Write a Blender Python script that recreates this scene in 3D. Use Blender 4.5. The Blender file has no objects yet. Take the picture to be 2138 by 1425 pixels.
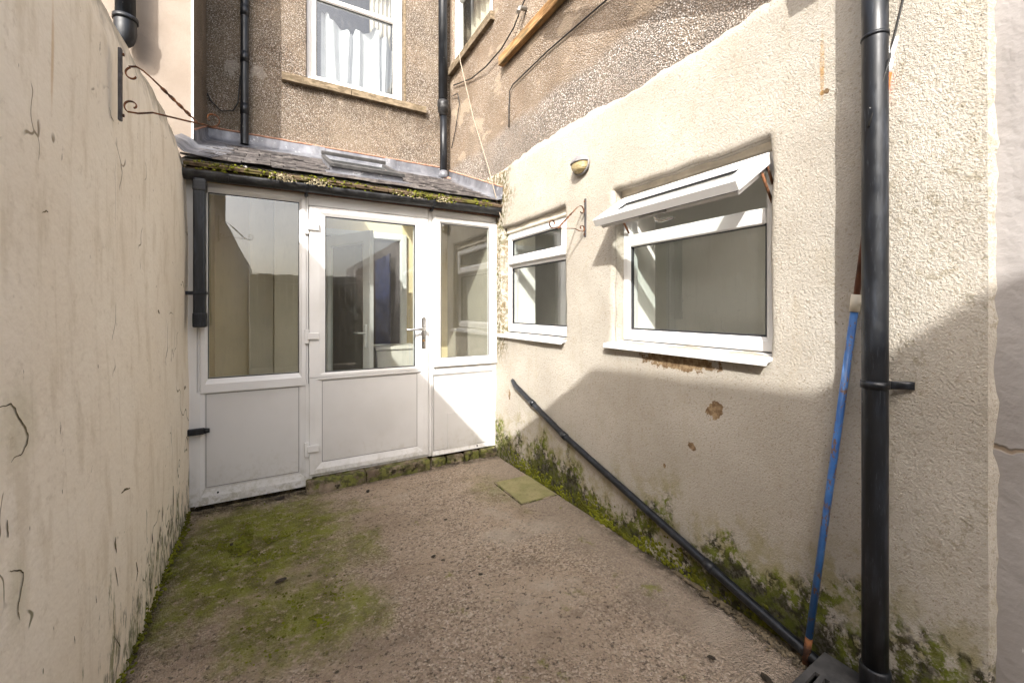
import bpy, bmesh, math, random
from mathutils import Vector, Matrix, noise as mn
random.seed(7)
sc = bpy.context.scene
COL = sc.collection
R = math.radians

# ------------------------------------------------------------------ camera
cam = bpy.data.objects.new('camera', bpy.data.cameras.new('camera'))
COL.objects.link(cam)
cam.location = (0, 0, 1.34)
cam.rotation_euler = (R(90), 0, R(-29.625))
cam.data.sensor_width = 36
cam.data.lens = 36 * 874 / 2138
cam.data.shift_y = (645 - 712.5) / 2138
cam.data.clip_start = 0.02
cam.data.clip_end = 500
sc.camera = cam

# ------------------------------------------------------------------ light
SK, SM = 1.20, -1.135                      # sun travel per metre of x: y and z
sun_to = Vector((-1, -SK, -SM)).normalized()
elev = math.asin(sun_to.z)
azim = math.atan2(sun_to.x, sun_to.y)
world = bpy.data.worlds.new('World'); sc.world = world; world.use_nodes = True
wn = world.node_tree; wn.nodes.clear()
sky = wn.nodes.new('ShaderNodeTexSky'); sky.sky_type = 'NISHITA'; sky.sun_disc = False
sky.sun_elevation = elev; sky.sun_rotation = azim % (2 * math.pi)
sky.air_density = 1.0; sky.dust_density = 5.6; sky.ozone_density = 1.0
bgn = wn.nodes.new('ShaderNodeBackground'); bgn.inputs['Strength'].default_value = 0.15
wo = wn.nodes.new('ShaderNodeOutputWorld')
hsv = wn.nodes.new('ShaderNodeHueSaturation'); hsv.inputs['Saturation'].default_value = 0.6   # milky, hazy daylight
wn.links.new(sky.outputs[0], hsv.inputs['Color']); wn.links.new(hsv.outputs[0], bgn.inputs[0]); wn.links.new(bgn.outputs[0], wo.inputs[0])
sd = bpy.data.lights.new('sun', 'SUN'); sd.energy = 2.35; sd.angle = R(0.5); sd.color = (1, 0.98, 0.945)
sun = bpy.data.objects.new('sun', sd); COL.objects.link(sun)
sun.rotation_euler = (-sun_to).to_track_quat('-Z', 'Y').to_euler(); sun.location = (-6, -7, 9)
sc.view_settings.view_transform = 'Standard'; sc.view_settings.look = 'None'
sc.view_settings.gamma = 1; sc.view_settings.use_curve_mapping = False
sc.view_settings.exposure = 1.78
sc.cycles.max_bounces = 8; sc.cycles.diffuse_bounces = 5; sc.cycles.transparent_max_bounces = 16
sc.cycles.caustics_reflective = False; sc.cycles.caustics_refractive = False

# ------------------------------------------------------------------ material kit
class NT:
    def __init__(s, name):
        s.m = bpy.data.materials.new(name); s.m.use_nodes = True
        s.t = s.m.node_tree; s.t.nodes.clear()
        s.out = s.t.nodes.new('ShaderNodeOutputMaterial')
    def n(s, typ, **kw):
        nd = s.t.nodes.new(typ)
        for k, v in kw.items(): setattr(nd, k, v)
        return nd
    def put(s, sock, v):
        if isinstance(v, bpy.types.NodeSocket): s.t.links.new(v, sock)
        elif isinstance(v, (tuple, list)) and len(v) == 3 and sock.type == 'RGBA': sock.default_value = (*v, 1)
        else: sock.default_value = v
    def pos(s): return s.n('ShaderNodeNewGeometry').outputs['Position']
    def xyz(s, v=None):
        nd = s.n('ShaderNodeSeparateXYZ'); s.put(nd.inputs[0], v or s.pos()); return nd.outputs
    def sc(s, v, sx, sy, sz, off=(0, 0, 0)):
        nd = s.n('ShaderNodeMapping'); s.put(nd.inputs[0], v)
        nd.inputs['Scale'].default_value = (sx, sy, sz); nd.inputs['Location'].default_value = off
        return nd.outputs[0]
    def noise(s, v, scale, detail=4, rough=0.55, dist=0.0):
        nd = s.n('ShaderNodeTexNoise'); s.put(nd.inputs['Vector'], v)
        nd.inputs['Scale'].default_value = scale; nd.inputs['Detail'].default_value = detail
        nd.inputs['Roughness'].default_value = rough; nd.inputs['Distortion'].default_value = dist
        return nd.outputs['Fac']
    def voro(s, v, scale, feature='F1', out='Distance', rnd=1.0):
        nd = s.n('ShaderNodeTexVoronoi', feature=feature); s.put(nd.inputs['Vector'], v)
        nd.inputs['Scale'].default_value = scale; nd.inputs['Randomness'].default_value = rnd
        return nd.outputs[out]
    def ramp(s, f, *stops):
        nd = s.n('ShaderNodeValToRGB'); s.put(nd.inputs[0], f); e = nd.color_ramp.elements
        while len(e) < len(stops): e.new(0.5)
        for el, (p, c) in zip(e, stops):
            el.position = p; el.color = (c, c, c, 1) if isinstance(c, (int, float)) else (*c, 1)
        return nd.outputs[0]
    def math(s, op, a, b=0.0, clamp=False):
        nd = s.n('ShaderNodeMath', operation=op, use_clamp=clamp); s.put(nd.inputs[0], a); s.put(nd.inputs[1], b)
        return nd.outputs[0]
    def mapr(s, f, a, b, c=0.0, d=1.0, smooth=True):
        nd = s.n('ShaderNodeMapRange', interpolation_type='SMOOTHSTEP' if smooth else 'LINEAR')
        s.put(nd.inputs[0], f); nd.inputs[1].default_value = a; nd.inputs[2].default_value = b
        nd.inputs[3].default_value = c; nd.inputs[4].default_value = d
        return nd.outputs[0]
    def mix(s, f, a, b, blend='MIX'):
        nd = s.n('ShaderNodeMix', data_type='RGBA', blend_type=blend)
        s.put(nd.inputs[0], f); s.put(nd.inputs[6], a); s.put(nd.inputs[7], b)
        return nd.outputs[2]
    def mul(s, *a):
        r = a[0]
        for b in a[1:]: r = s.math('MULTIPLY', r, b)
        return r
    def blob(s, v3, cy, cz, ry, rz, wob=0.35, nscale=9, edge=0.12, axes=(1, 2), nz=None):
        """noise-edged ellipse in two axes: 1 inside"""
        o = s.xyz(v3)
        a = s.math('DIVIDE', s.math('SUBTRACT', o[axes[0]], cy), ry)
        b = s.math('DIVIDE', s.math('SUBTRACT', o[axes[1]], cz), rz)
        d = s.math('SQRT', s.math('ADD', s.math('MULTIPLY', a, a), s.math('MULTIPLY', b, b)))
        w = s.math('MULTIPLY', s.math('SUBTRACT', nz if nz is not None else s.noise(v3, nscale, 4, 0.65), 0.5), wob * 4)
        return s.mapr(s.math('ADD', d, w), 1.0 + edge, 1.0 - edge)
    def bump(s, h, strength=0.5, dist=0.01, normal=None):
        nd = s.n('ShaderNodeBump'); s.put(nd.inputs['Height'], h)
        nd.inputs['Strength'].default_value = strength; nd.inputs['Distance'].default_value = dist
        if normal is not None: s.put(nd.inputs['Normal'], normal)
        return nd.outputs[0]
    def done(s, color, rough=0.8, normal=None, metallic=0.0, spec=0.3, **kw):
        p = s.n('ShaderNodeBsdfPrincipled')
        s.put(p.inputs['Base Color'], color); s.put(p.inputs['Roughness'], rough); s.put(p.inputs['Metallic'], metallic)
        p.inputs['Specular IOR Level'].default_value = spec
        if normal is not None: s.put(p.inputs['Normal'], normal)
        for k, v in kw.items(): s.put(p.inputs[k], v)
        s.t.links.new(p.outputs[0], s.out.inputs[0]); return s.m

def plain(name, col, rough=0.5, var=0.12, scale=8, metallic=0.0, spec=0.4, bump=0.0, bscale=40):
    b = NT(name); p = b.pos()
    f = b.noise(p, scale, 5, 0.6)
    c = b.mix(b.mapr(f, 0.3, 0.7), tuple(x * (1 - var) for x in col), tuple(min(1, x * (1 + var)) for x in col))
    nrm = b.bump(b.noise(p, bscale, 4), bump, 0.003) if bump else None
    rr = b.mapr(b.noise(p, scale * 2.3, 3), 0.3, 0.7, rough * 0.85, min(1, rough * 1.2))
    return b.done(c, rr, nrm, metallic, spec)

def pebble(b, p, scale=85, warm=0.5):
    """pebble dash: separate little stones in a sandy bed -> colour, height"""
    wv = b.noise(p, 3, 3)
    cell = b.n('ShaderNodeTexVoronoi', feature='F1'); b.put(cell.inputs['Vector'], p); cell.inputs['Scale'].default_value = scale
    rnd = b.xyz(cell.outputs['Color'])
    d = cell.outputs['Distance']
    stone = b.ramp(rnd[0], (0.0, (0.070, 0.058, 0.048)), (0.33, (0.20, 0.168, 0.138)), (0.66, (0.33, 0.288, 0.245)), (0.9, (0.60, 0.56, 0.51)))
    stone = b.mix(b.mapr(rnd[1], 0.7, 0.95, 0, 0.6), stone, (0.32, 0.20, 0.12))
    bed = b.mix(b.mapr(wv, 0.35, 0.65), (0.070, 0.052, 0.036), (0.14, 0.105, 0.072))
    c = b.mix(b.mapr(d, 0.36, 0.56), stone, bed)
    h = b.math('SUBTRACT', 1.0, d)
    return c, h

M = {}
# ---- pebble dash on the back wall of the house
b = NT('pebble_dash'); p = b.pos()
c, h = pebble(b, p, 150)
big = b.noise(p, 1.1, 4, 0.6)
c = b.mix(b.mapr(big, 0.45, 0.7, 0, 0.35), c, (0.21, 0.165, 0.12))
o = b.xyz(p)
drip = b.mul(b.mapr(o[2], 3.56, 3.30, 1, 0), b.mapr(o[2], 3.58, 3.55), b.mapr(b.noise(b.sc(p, 5, 1, 0.6), 2.2, 4), 0.35, 0.6))
drip = b.math('MULTIPLY', drip, b.mapr(o[0], 0.02, 0.1))
c = b.mix(b.math('MULTIPLY', drip, 0.6), c, (0.055, 0.042, 0.03))
left = b.mul(b.mapr(o[0], 0.02, -0.3), b.mapr(b.noise(b.sc(p, 3, 3, 1), 1.5, 4), 0.3, 0.65))
c = b.mix(b.math('MULTIPLY', left, 0.35), c, (0.10, 0.085, 0.05))
patch = b.math('MAXIMUM', b.blob(p, -0.34, 3.60, 0.055, 0.085, 0.75, 14, 0.1, (0, 2)), b.blob(p, -0.13, 3.61, 0.055, 0.075, 0.75, 14, 0.1, (0, 2)))
c = b.mix(b.math('MULTIPLY', patch, 0.5), c, (0.34, 0.31, 0.27))
M['pebble'] = b.done(c, 0.9, b.bump(h, 0.8, 0.008), spec=0.2)

# ---- wing wall, upper part: coarse pebble dash at its foot, finer and browner above
b = NT('wing_pebble_dash'); p = b.pos(); o = b.xyz(p)
pc, ph = pebble(b, p, 112)
pc2, ph2 = pebble(b, p, 155)
nA = b.noise(p, 1.7, 4, 0.6)
fine = b.mapr(b.math('ADD', o[2], b.math('MULTIPLY', nA, 0.16)), 2.98, 3.08)
pc = b.mix(0.15, pc, (0.50, 0.46, 0.42))
tan = b.mix(b.mapr(nA, 0.35, 0.65), (0.29, 0.20, 0.125), (0.38, 0.295, 0.215))
pc2 = b.mix(0.30, pc2, tan)
up = b.mix(fine, pc, pc2)
pat = b.mapr(b.noise(b.sc(p, 1, 1.3, 2.4), 1.7, 3, 0.6), 0.56, 0.62)
up = b.mix(b.mul(pat, fine, 0.5), up, (0.42, 0.34, 0.25))
M['wingup'] = b.done(up, 0.9, b.bump(ph, 0.8, 0.009), spec=0.2)

# ---- wing wall, lower part: cream paint on rough render
b = NT('wing_render'); p = b.pos(); o = b.xyz(p)
g1 = b.noise(p, 1.6, 4, 0.6); g2 = b.noise(p, 11, 4, 0.65); g3 = b.noise(p, 75, 3, 0.65); g5 = b.noise(p, 28, 5, 0.74); g4 = b.noise(p, 3.3, 4, 0.65)
cr = b.mix(b.mapr(g1, 0.3, 0.7), (0.390, 0.353, 0.297), (0.475, 0.436, 0.374))
cr = b.mix(b.mapr(g2, 0.50, 0.70, 0, 0.32), cr, (0.37, 0.32, 0.24))
streak = b.noise(b.sc(p, 1, 9, 0.8), 1.8, 3, 0.6)
cr = b.mix(b.mapr(streak, 0.54, 0.76, 0, 0.26), cr, (0.37, 0.315, 0.225))
cr = b.mix(b.mapr(g3, 0.55, 0.68, 0, 0.5), cr, (0.25, 0.205, 0.14))
spk = b.mul(b.mapr(b.voro(b.sc(p, 1, 1, 0.75), 34), 0.09, 0.05), b.mapr(g4, 0.50, 0.60))
cr = b.mix(b.math('MULTIPLY', spk, 0.85), cr, (0.085, 0.07, 0.04))
spk2 = b.mul(b.mapr(b.voro(b.sc(p, 1, 1, 0.85), 78), 0.17, 0.10), b.mapr(b.noise(p, 6, 3), 0.42, 0.62, 0.12, 0.85))
cr = b.mix(spk2, cr, (0.17, 0.135, 0.085))
lich = b.mul(b.mapr(g5, 0.53, 0.59), b.mapr(o[1], 0.70, 0.50), b.mapr(g4, 0.40, 0.56))
cr = b.mix(b.math('MULTIPLY', lich, 0.42), cr, (0.17, 0.145, 0.075))
alg_y = b.math('ADD', b.math('ADD', o[1], b.math('MULTIPLY', b.math('SUBTRACT', g4, 0.5), 0.5)), b.mapr(o[2], 1.95, 2.3, 0, 0.12))
alg = b.mul(b.mapr(alg_y, 3.16, 3.38), b.mapr(o[2], 0.75, 1.05), b.mapr(g5, 0.45, 0.53))
algc = b.mix(b.mapr(g2, 0.42, 0.60), (0.070, 0.066, 0.014), (0.16, 0.115, 0.05))
cr = b.mix(b.math('MULTIPLY', alg, 0.9), cr, algc)
# moss creeping up from the ground
mh = b.math('MULTIPLY', b.math('SUBTRACT', b.noise(b.sc(p, 1, 1.2, 0.9), 3.0, 5, 0.68), 0.5), 1.25)
hump = b.math('MULTIPLY', b.mapr(b.math('ABSOLUTE', b.math('SUBTRACT', o[1], 2.3)), 0.9, 0.2), 0.05)
base = b.math('SUBTRACT', b.math('ADD', o[2], mh), hump)
grime = b.mapr(base, 0.60, 0.12)
moss = b.mapr(base, 0.30, 0.16)
spt = b.mapr(g5, 0.42, 0.54)
cr = b.mix(b.mul(grime, b.mapr(g2, 0.42, 0.60), 0.8), cr, (0.25, 0.225, 0.095))
mossc = b.mix(b.mapr(b.noise(p, 14, 3), 0.42, 0.60), (0.016, 0.015, 0.006), (0.125, 0.150, 0.012))
mossc = b.mix(b.mapr(g4, 0.52, 0.66, 0, 0.7), mossc, (0.04, 0.026, 0.014))
cr = b.mix(b.mul(moss, spt, 0.96), cr, mossc)
dk = b.mul(b.mapr(base, 0.16, 0.05), b.mapr(o[1], 3.4, 2.6, 0.6, 1.0))
cr = b.mix(b.math('MULTIPLY', dk, 0.85), cr, b.mix(b.mapr(g2, 0.45, 0.56), (0.022, 0.02, 0.010), (0.075, 0.085, 0.014)))
# patches where the paint and skim have come off
cnz = g5; cnf = b.noise(p, 13, 4, 0.75)
chip = b.blob(p, 1.225, 0.86, 0.046, 0.044, 0.85, edge=0.03, nz=cnf)
for q in ((1.352, 0.667, 0.020, 0.019, 0.6), (1.52, 0.515, 0.008, 0.013, 0.6), (3.19, 0.60, 0.016, 0.045, 0.6), (1.44, 1.075, 0.22, 0.045, 0.5), (0.785, 2.15, 0.020, 0.009, 0.7)):
    chip = b.math('MAXIMUM', chip, b.blob(p, *q, edge=0.05, nz=cnz))
chipc = b.mix(b.mapr(g5, 0.4, 0.62), (0.15, 0.095, 0.05), (0.31, 0.22, 0.125))
cr = b.mix(chip, cr, chipc)
rust = b.mul(b.blob(p, 0.79, 2.25, 0.008, 0.12, 0.3, edge=0.35, nz=cnz), b.mapr(cnz, 0.4, 0.6, 0.3, 1))
cr = b.mix(b.math('MULTIPLY', rust, 0.7), cr, (0.40, 0.215, 0.05))
hh = b.math('ADD', b.noise(p, 130, 3, 0.7), b.math('MULTIPLY', b.noise(p, 40, 1), 0.30))
M['wing'] = b.done(cr, 0.9, b.bump(hh, 0.9, 0.008), spec=0.2)

# ---- smooth painted boundary wall
b = NT('boundary_render'); p = b.pos(); o = b.xyz(p)
g1 = b.noise(p, 1.3, 5, 0.6); g2 = b.noise(b.sc(p, 1, 2.2, 0.7), 4, 6, 0.62)
c = b.mix(b.mapr(g1, 0.3, 0.7), (0.79, 0.705, 0.58), (0.84, 0.77, 0.655))
c = b.mix(b.mapr(g2, 0.50, 0.66, 0, 0.45), c, (0.58, 0.49, 0.35))
c = b.mix(b.mapr(b.noise(p, 26, 4, 0.7), 0.56, 0.72, 0, 0.30), c, (0.47, 0.39, 0.27))
st = b.noise(b.sc(p, 1, 11, 0.55), 2.0, 5, 0.65)
c = b.mix(b.mapr(st, 0.56, 0.74, 0, 0.34), c, (0.50, 0.42, 0.28))
wp = b.n('ShaderNodeVectorMath', operation='ADD')
b.put(wp.inputs[0], b.sc(p, 1, 1, 0.42))
nz = b.n('ShaderNodeTexNoise'); nz.inputs['Scale'].default_value = 5; b.put(nz.inputs['Vector'], p)
sv = b.n('ShaderNodeVectorMath', operation='SCALE'); b.put(sv.inputs[0], nz.outputs['Color']); sv.inputs['Scale'].default_value = 0.25
b.t.links.new(sv.outputs[0], wp.inputs[1])
crack = b.mapr(b.voro(wp.outputs[0], 2.3, 'DISTANCE_TO_EDGE'), 0.010, 0.003)
crack = b.mul(crack, b.mapr(b.noise(p, 2.6, 3, 0.6), 0.53, 0.57))
fl = b.mapr(b.noise(b.sc(p, 1, 2.6, 0.8), 9, 5, 0.72), 0.675, 0.70)
fl = b.mul(fl, b.mapr(b.noise(p, 2.1, 3), 0.50, 0.60))
pk = b.mul(b.mapr(b.voro(b.sc(p, 1, 1.6, 0.8), 11), 0.075, 0.04), b.mapr(b.noise(p, 3.7, 3), 0.45, 0.54))
dmg = b.math('MAXIMUM', b.math('MAXIMUM', crack, fl), pk)
low = b.mapr(b.math('ADD', o[2], b.math('MULTIPLY', b.math('SUBTRACT', b.noise(b.sc(p, 1, 2.4, 0.8), 4.5, 6, 0.7), 0.5), 1.7)), 0.24, 0.08)
far = b.mapr(o[1], 1.4, 2.6, 0.7, 1)
lowf = b.mul(low, far, b.mapr(b.noise(b.sc(p, 1, 3, 0.9), 18, 5, 0.7), 0.42, 0.54))
c = b.mix(b.math('MULTIPLY', dmg, 0.85), c, b.mix(b.mapr(o[2], 0.5, 1.1), (0.10, 0.105, 0.035), (0.20, 0.15, 0.08)))
c = b.mix(b.math('MULTIPLY', lowf, 0.92), c, b.mix(b.mapr(b.noise(p, 16, 4), 0.4, 0.6), (0.035, 0.036, 0.012), (0.13, 0.145, 0.04)))
top = b.mapr(b.math('ADD', o[2], b.math('MULTIPLY', b.math('SUBTRACT', b.noise(b.sc(p, 1, 2, 1), 6, 5, 0.65), 0.5), 0.35)), 2.29, 2.42)
c = b.mix(b.math('MULTIPLY', top, 0.7), c, b.mix(b.mapr(b.noise(p, 22, 5, 0.7), 0.42, 0.6), (0.13, 0.11, 0.07), (0.36, 0.30, 0.21)))
stn = b.math('MAXIMUM', b.blob(p, 1.335, 1.075, 0.06, 0.085, 0.5, edge=0.6, nz=g2), b.blob(p, 1.315, 0.74, 0.035, 0.075, 0.5, edge=0.6, nz=g2))
c = b.mix(b.math('MULTIPLY', stn, 0.35), c, (0.40, 0.37, 0.22))
rust = b.blob(p, 1.50, 1.985, 0.007, 0.12, 0.2, 30, 0.5)
c = b.mix(b.math('MULTIPLY', rust, 0.5), c, (0.50, 0.29, 0.07))
hh = b.math('ADD', b.noise(p, 6, 4, 0.6), b.math('MULTIPLY', b.noise(p, 50, 2), 0.18))
M['boundary'] = b.done(c, 0.75, b.bump(hh, 0.5, 0.018), spec=0.3)

# ---- grey section of wall on the far right
b = NT('grey_paint_render'); p = b.pos(); o = b.xyz(p)
c = b.mix(b.mapr(b.noise(p, 2, 5), 0.3, 0.7), (0.250, 0.229, 0.214), (0.31, 0.288, 0.272))
c = b.mix(b.mapr(b.noise(b.sc(p, 1, 3, 0.6), 7, 6, 0.7), 0.66, 0.70, 0, 0.8), c, (0.72, 0.69, 0.65))
cl = b.math('ABSOLUTE', b.math('SUBTRACT', o[2], b.math('ADD', 0.945, b.math('MULTIPLY', b.math('SUBTRACT', b.noise(p, 7, 4), 0.5), 0.10))))
ck = b.mul(b.mapr(cl, 0.009, 0.003), 0.8)
c = b.mix(ck, c, (0.22, 0.16, 0.10))
c = b.mix(b.mul(b.mapr(o[2], 0.30, 0.05), b.mapr(b.noise(p, 12, 5, 0.7), 0.42, 0.58)), c, (0.09, 0.085, 0.05))
M['greywall'] = b.done(c, 0.7, b.bump(b.math('SUBTRACT', b.noise(p, 18, 5), b.math('MULTIPLY', ck, 0.6)), 0.6, 0.012), spec=0.3)

# ---- neighbour's smooth pink-cream render
b = NT('neighbour_render'); p = b.pos()
c = b.mix(b.mapr(b.noise(p, 4, 5), 0.3, 0.7), (0.215, 0.175, 0.140), (0.25, 0.21, 0.172))
M['nrender'] = b.done(c, 0.85, b.bump(b.noise(p, 60, 4), 0.35, 0.006), spec=0.2)

# ---- yard concrete
b = NT('yard_concrete'); p = b.pos(); o = b.xyz(p)
c = b.mix(b.mapr(b.noise(p, 1.4, 5, 0.6), 0.32, 0.68), (0.315, 0.238, 0.168), (0.44, 0.345, 0.255))
agg = b.n('ShaderNodeTexVoronoi', feature='F1'); b.put(agg.inputs['Vector'], p); agg.inputs['Scale'].default_value = 125
ar = b.xyz(agg.outputs['Color'])
ac = b.ramp(ar[0], (0.0, (0.055, 0.040, 0.028)), (0.4, (0.29, 0.22, 0.16)), (0.75, (0.43, 0.34, 0.26)), (1.0, (0.66, 0.57, 0.47)))
agm = b.mapr(b.noise(p, 2.3, 4, 0.6), 0.35, 0.62, 0.15, 0.58)
c = b.mix(agm, c, ac)
dk = b.mapr(b.noise(b.sc(p, 1.0, 1.5, 1), 2.2, 6, 0.7), 0.50, 0.70, 0, 0.50)
c = b.mix(dk, c, (0.11, 0.085, 0.062))
c = b.mix(b.mapr(b.noise(p, 48, 4, 0.75), 0.55, 0.64, 0, 0.8), c, (0.050, 0.037, 0.026))
c = b.mix(b.mul(b.mapr(b.noise(b.sc(p, 1, 1.3, 1), 1.1, 5, 0.62), 0.54, 0.66), 0.45), c, (0.46, 0.40, 0.325))
c = b.mix(b.mapr(b.noise(p, 130, 2), 0.68, 0.75, 0, 0.7), c, (0.60, 0.55, 0.48))
c = b.mix(b.mul(b.mapr(b.voro(b.sc(p, 1, 1.2, 1), 5.5), 0.085, 0.05), b.mapr(b.noise(p, 2.7, 2), 0.46, 0.52)), c, (0.035, 0.030, 0.018))
smooth_r = b.mapr(b.math('ADD', o[0], b.math('MULTIPLY', b.noise(p, 5, 4), 0.2)), 1.42, 1.72)
c = b.mix(b.math('MULTIPLY', smooth_r, 0.55), c, (0.30, 0.245, 0.19))
m1 = b.blob(p, -0.12, 2.80, 0.52, 0.60, 0.50, 3.2, 0.40, (0, 1))
m2 = b.blob(p, 0.13, 2.04, 0.28, 0.26, 0.55, 4, 0.45, (0, 1))
m3 = b.blob(p, 1.45, 2.75, 0.16, 0.25, 0.7, 5, 0.6, (0, 1))
m4 = b.blob(p, 0.42, 2.52, 0.12, 0.18, 0.7, 5, 0.6, (0, 1))
ms = b.math('MAXIMUM', b.math('MAXIMUM', m1, b.math('MULTIPLY', m2, 0.9)), b.math('MAXIMUM', b.math('MULTIPLY', m3, 0.4), b.math('MULTIPLY', m4, 0.7)))
ms = b.math('MAXIMUM', ms, b.mul(b.mapr(b.noise(p, 3.6, 6, 0.72), 0.60, 0.68), 0.75))
ms = b.mul(ms, b.mapr(b.noise(p, 24, 5, 0.74), 0.30, 0.50))
mc = b.mix(b.mapr(b.noise(p, 7, 5, 0.65), 0.36, 0.64), (0.090, 0.084, 0.014), (0.170, 0.190, 0.016))
mc = b.mix(b.mapr(b.noise(p, 110, 2), 0.5, 0.68, 0, 0.6), mc, (0.25, 0.245, 0.045))
c = b.mix(b.math('MULTIPLY', ms, 0.92), c, mc)
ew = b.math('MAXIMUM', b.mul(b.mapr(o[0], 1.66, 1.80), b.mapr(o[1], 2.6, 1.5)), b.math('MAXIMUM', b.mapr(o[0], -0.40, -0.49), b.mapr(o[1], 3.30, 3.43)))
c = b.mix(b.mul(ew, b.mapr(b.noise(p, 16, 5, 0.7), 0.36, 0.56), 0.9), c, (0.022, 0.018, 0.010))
hh = b.math('ADD', b.math('MULTIPLY', b.math('SUBTRACT', 1.0, agg.outputs['Distance']), 0.7), b.math('MULTIPLY', b.noise(p, 14, 4, 0.75), 0.9))
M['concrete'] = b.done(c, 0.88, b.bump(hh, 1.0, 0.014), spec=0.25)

# ---- mossy masonry for step and plinth
b = NT('mossy_stone'); p = b.pos(); o = b.xyz(p)
c = b.mix(b.mapr(b.noise(p, 9, 5), 0.35, 0.65), (0.14, 0.105, 0.075), (0.34, 0.275, 0.20))
mm = b.mapr(b.noise(p, 6, 6, 0.7), 0.42, 0.55)
c = b.mix(b.math('MULTIPLY', mm, 0.85), c, b.mix(b.mapr(b.noise(p, 28, 4), 0.4, 0.6), (0.045, 0.05, 0.012), (0.15, 0.165, 0.03)))
c = b.mix(b.mapr(b.noise(p, 13, 4), 0.58, 0.66, 0, 0.9), c, (0.02, 0.016, 0.01))
M['mossy'] = b.done(c, 0.9, b.bump(b.noise(p, 26, 6, 0.7), 0.9, 0.018), spec=0.2)
b = NT('dark_soil'); p = b.pos()
c = b.mix(b.mapr(b.noise(p, 18, 5, 0.7), 0.4, 0.66), (0.012, 0.010, 0.006), (0.075, 0.058, 0.032))
M['soil'] = b.done(c, 0.95, b.bump(b.noise(p, 40, 5), 0.9, 0.012), spec=0.1)
b = NT('green_slab'); p = b.pos()
c = b.mix(b.mapr(b.noise(p, 6, 5), 0.35, 0.65), (0.185, 0.172, 0.070), (0.27, 0.237, 0.12))
c = b.mix(b.mapr(b.noise(p, 70, 4), 0.55, 0.7, 0, 0.5), c, (0.10, 0.095, 0.04))
M['slab'] = b.done(c, 0.85, b.bump(b.noise(p, 60, 4), 0.5, 0.005), spec=0.25)

# ---- plastics, metals, slate, lead, timber
b = NT('white_upvc'); p = b.pos()
c = b.mix(b.mapr(b.noise(p, 3, 5), 0.35, 0.7), (0.71, 0.70, 0.685), (0.64, 0.626, 0.604))
c = b.mix(b.mapr(b.noise(b.sc(p, 8, 8, 0.8), 3, 5, 0.6), 0.58, 0.8, 0, 0.22), c, (0.55, 0.51, 0.45))
o = b.xyz(p)
gr_ = b.mul(b.mapr(b.math('ADD', o[2], b.math('MULTIPLY', b.noise(b.sc(p, 3, 3, 1), 5, 4, 0.7), 0.35)), 0.42, 0.14), b.mapr(b.noise(p, 30, 4, 0.7), 0.44, 0.62))
c = b.mix(b.math('MULTIPLY', gr_, 0.6), c, (0.27, 0.245, 0.14))
M['upvc'] = b.done(c, 0.32, None, spec=0.45)
b = NT('white_panel'); p = b.pos()
c = b.mix(b.mapr(b.noise(p, 2.1, 5), 0.35, 0.7), (0.63, 0.617, 0.60), (0.57, 0.556, 0.535))
c = b.mix(b.mapr(b.noise(p, 45, 2), 0.72, 0.78, 0, 0.35), c, (0.45, 0.40, 0.33))
o = b.xyz(p)
gr_ = b.mul(b.mapr(b.math('ADD', o[2], b.math('MULTIPLY', b.noise(b.sc(p, 3, 3, 1), 5, 4, 0.7), 0.5)), 0.62, 0.26), b.mapr(b.noise(p, 26, 5, 0.72), 0.44, 0.66))
c = b.mix(b.math('MULTIPLY', gr_, 0.42), c, (0.38, 0.34, 0.24))
M['panel'] = b.done(c, 0.4, None, spec=0.4)
M['gasket'] = plain('black_gasket', (0.02, 0.02, 0.022), 0.6)
b = NT('black_plastic'); p = b.pos()
c = b.mix(b.mapr(b.noise(b.sc(p, 6, 6, 1), 6, 5, 0.65), 0.45, 0.75), (0.006, 0.007, 0.009), (0.022, 0.026, 0.034))
c = b.mix(b.mapr(b.noise(b.sc(p, 30, 30, 3), 6, 3), 0.60, 0.75, 0, 0.35), c, (0.085, 0.092, 0.105))
c = b.mix(b.mapr(b.noise(p, 34, 3), 0.73, 0.77), c, (0.40, 0.39, 0.37))
M['blackpl'] = b.done(c, b.mapr(b.noise(p, 12, 4), 0.3, 0.7, 0.28, 0.5), None, spec=0.4)
b = NT('dirty_black_plastic'); p = b.pos()
c = b.mix(b.mapr(b.noise(b.sc(p, 2, 5, 5), 5, 6, 0.7), 0.40, 0.68), (0.008, 0.008, 0.009), (0.042, 0.042, 0.043))
c = b.mix(b.mapr(b.noise(p, 22, 5, 0.7), 0.62, 0.70, 0, 0.6), c, (0.10, 0.092, 0.062))
M['blackdirty'] = b.done(c, 0.45, b.bump(b.noise(p, 40, 4), 0.2, 0.003), spec=0.4)
b = NT('grey_grating'); p = b.pos()
c = b.mix(b.mapr(b.noise(p, 20, 5), 0.35, 0.7), (0.040, 0.039, 0.039), (0.075, 0.072, 0.070))
M['grate'] = b.done(c, 0.55, b.bump(b.noise(p, 160, 3), 0.25, 0.002), spec=0.4)
M['cable'] = plain('black_cable', (0.02, 0.019, 0.018), 0.6)
M['rope'] = plain('pale_rope', (0.30, 0.25, 0.19), 0.8)
b = NT('rusty_iron'); p = b.pos()
c = b.mix(b.mapr(b.noise(p, 26, 5, 0.65), 0.36, 0.66), (0.055, 0.028, 0.018), (0.22, 0.088, 0.035))
M['rust'] = b.done(c, 0.8, b.bump(b.noise(p, 120, 4), 0.5, 0.003), metallic=0.1, spec=0.3)
M['darkiron'] = plain('dark_painted_iron', (0.055, 0.05, 0.05), 0.55, 0.4, 30)
b = NT('roof_slate'); p = b.pos(); oi = b.n('ShaderNodeObjectInfo').outputs['Random']
c = b.mix(oi, (0.045, 0.040, 0.040), (0.135, 0.120, 0.115))
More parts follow.
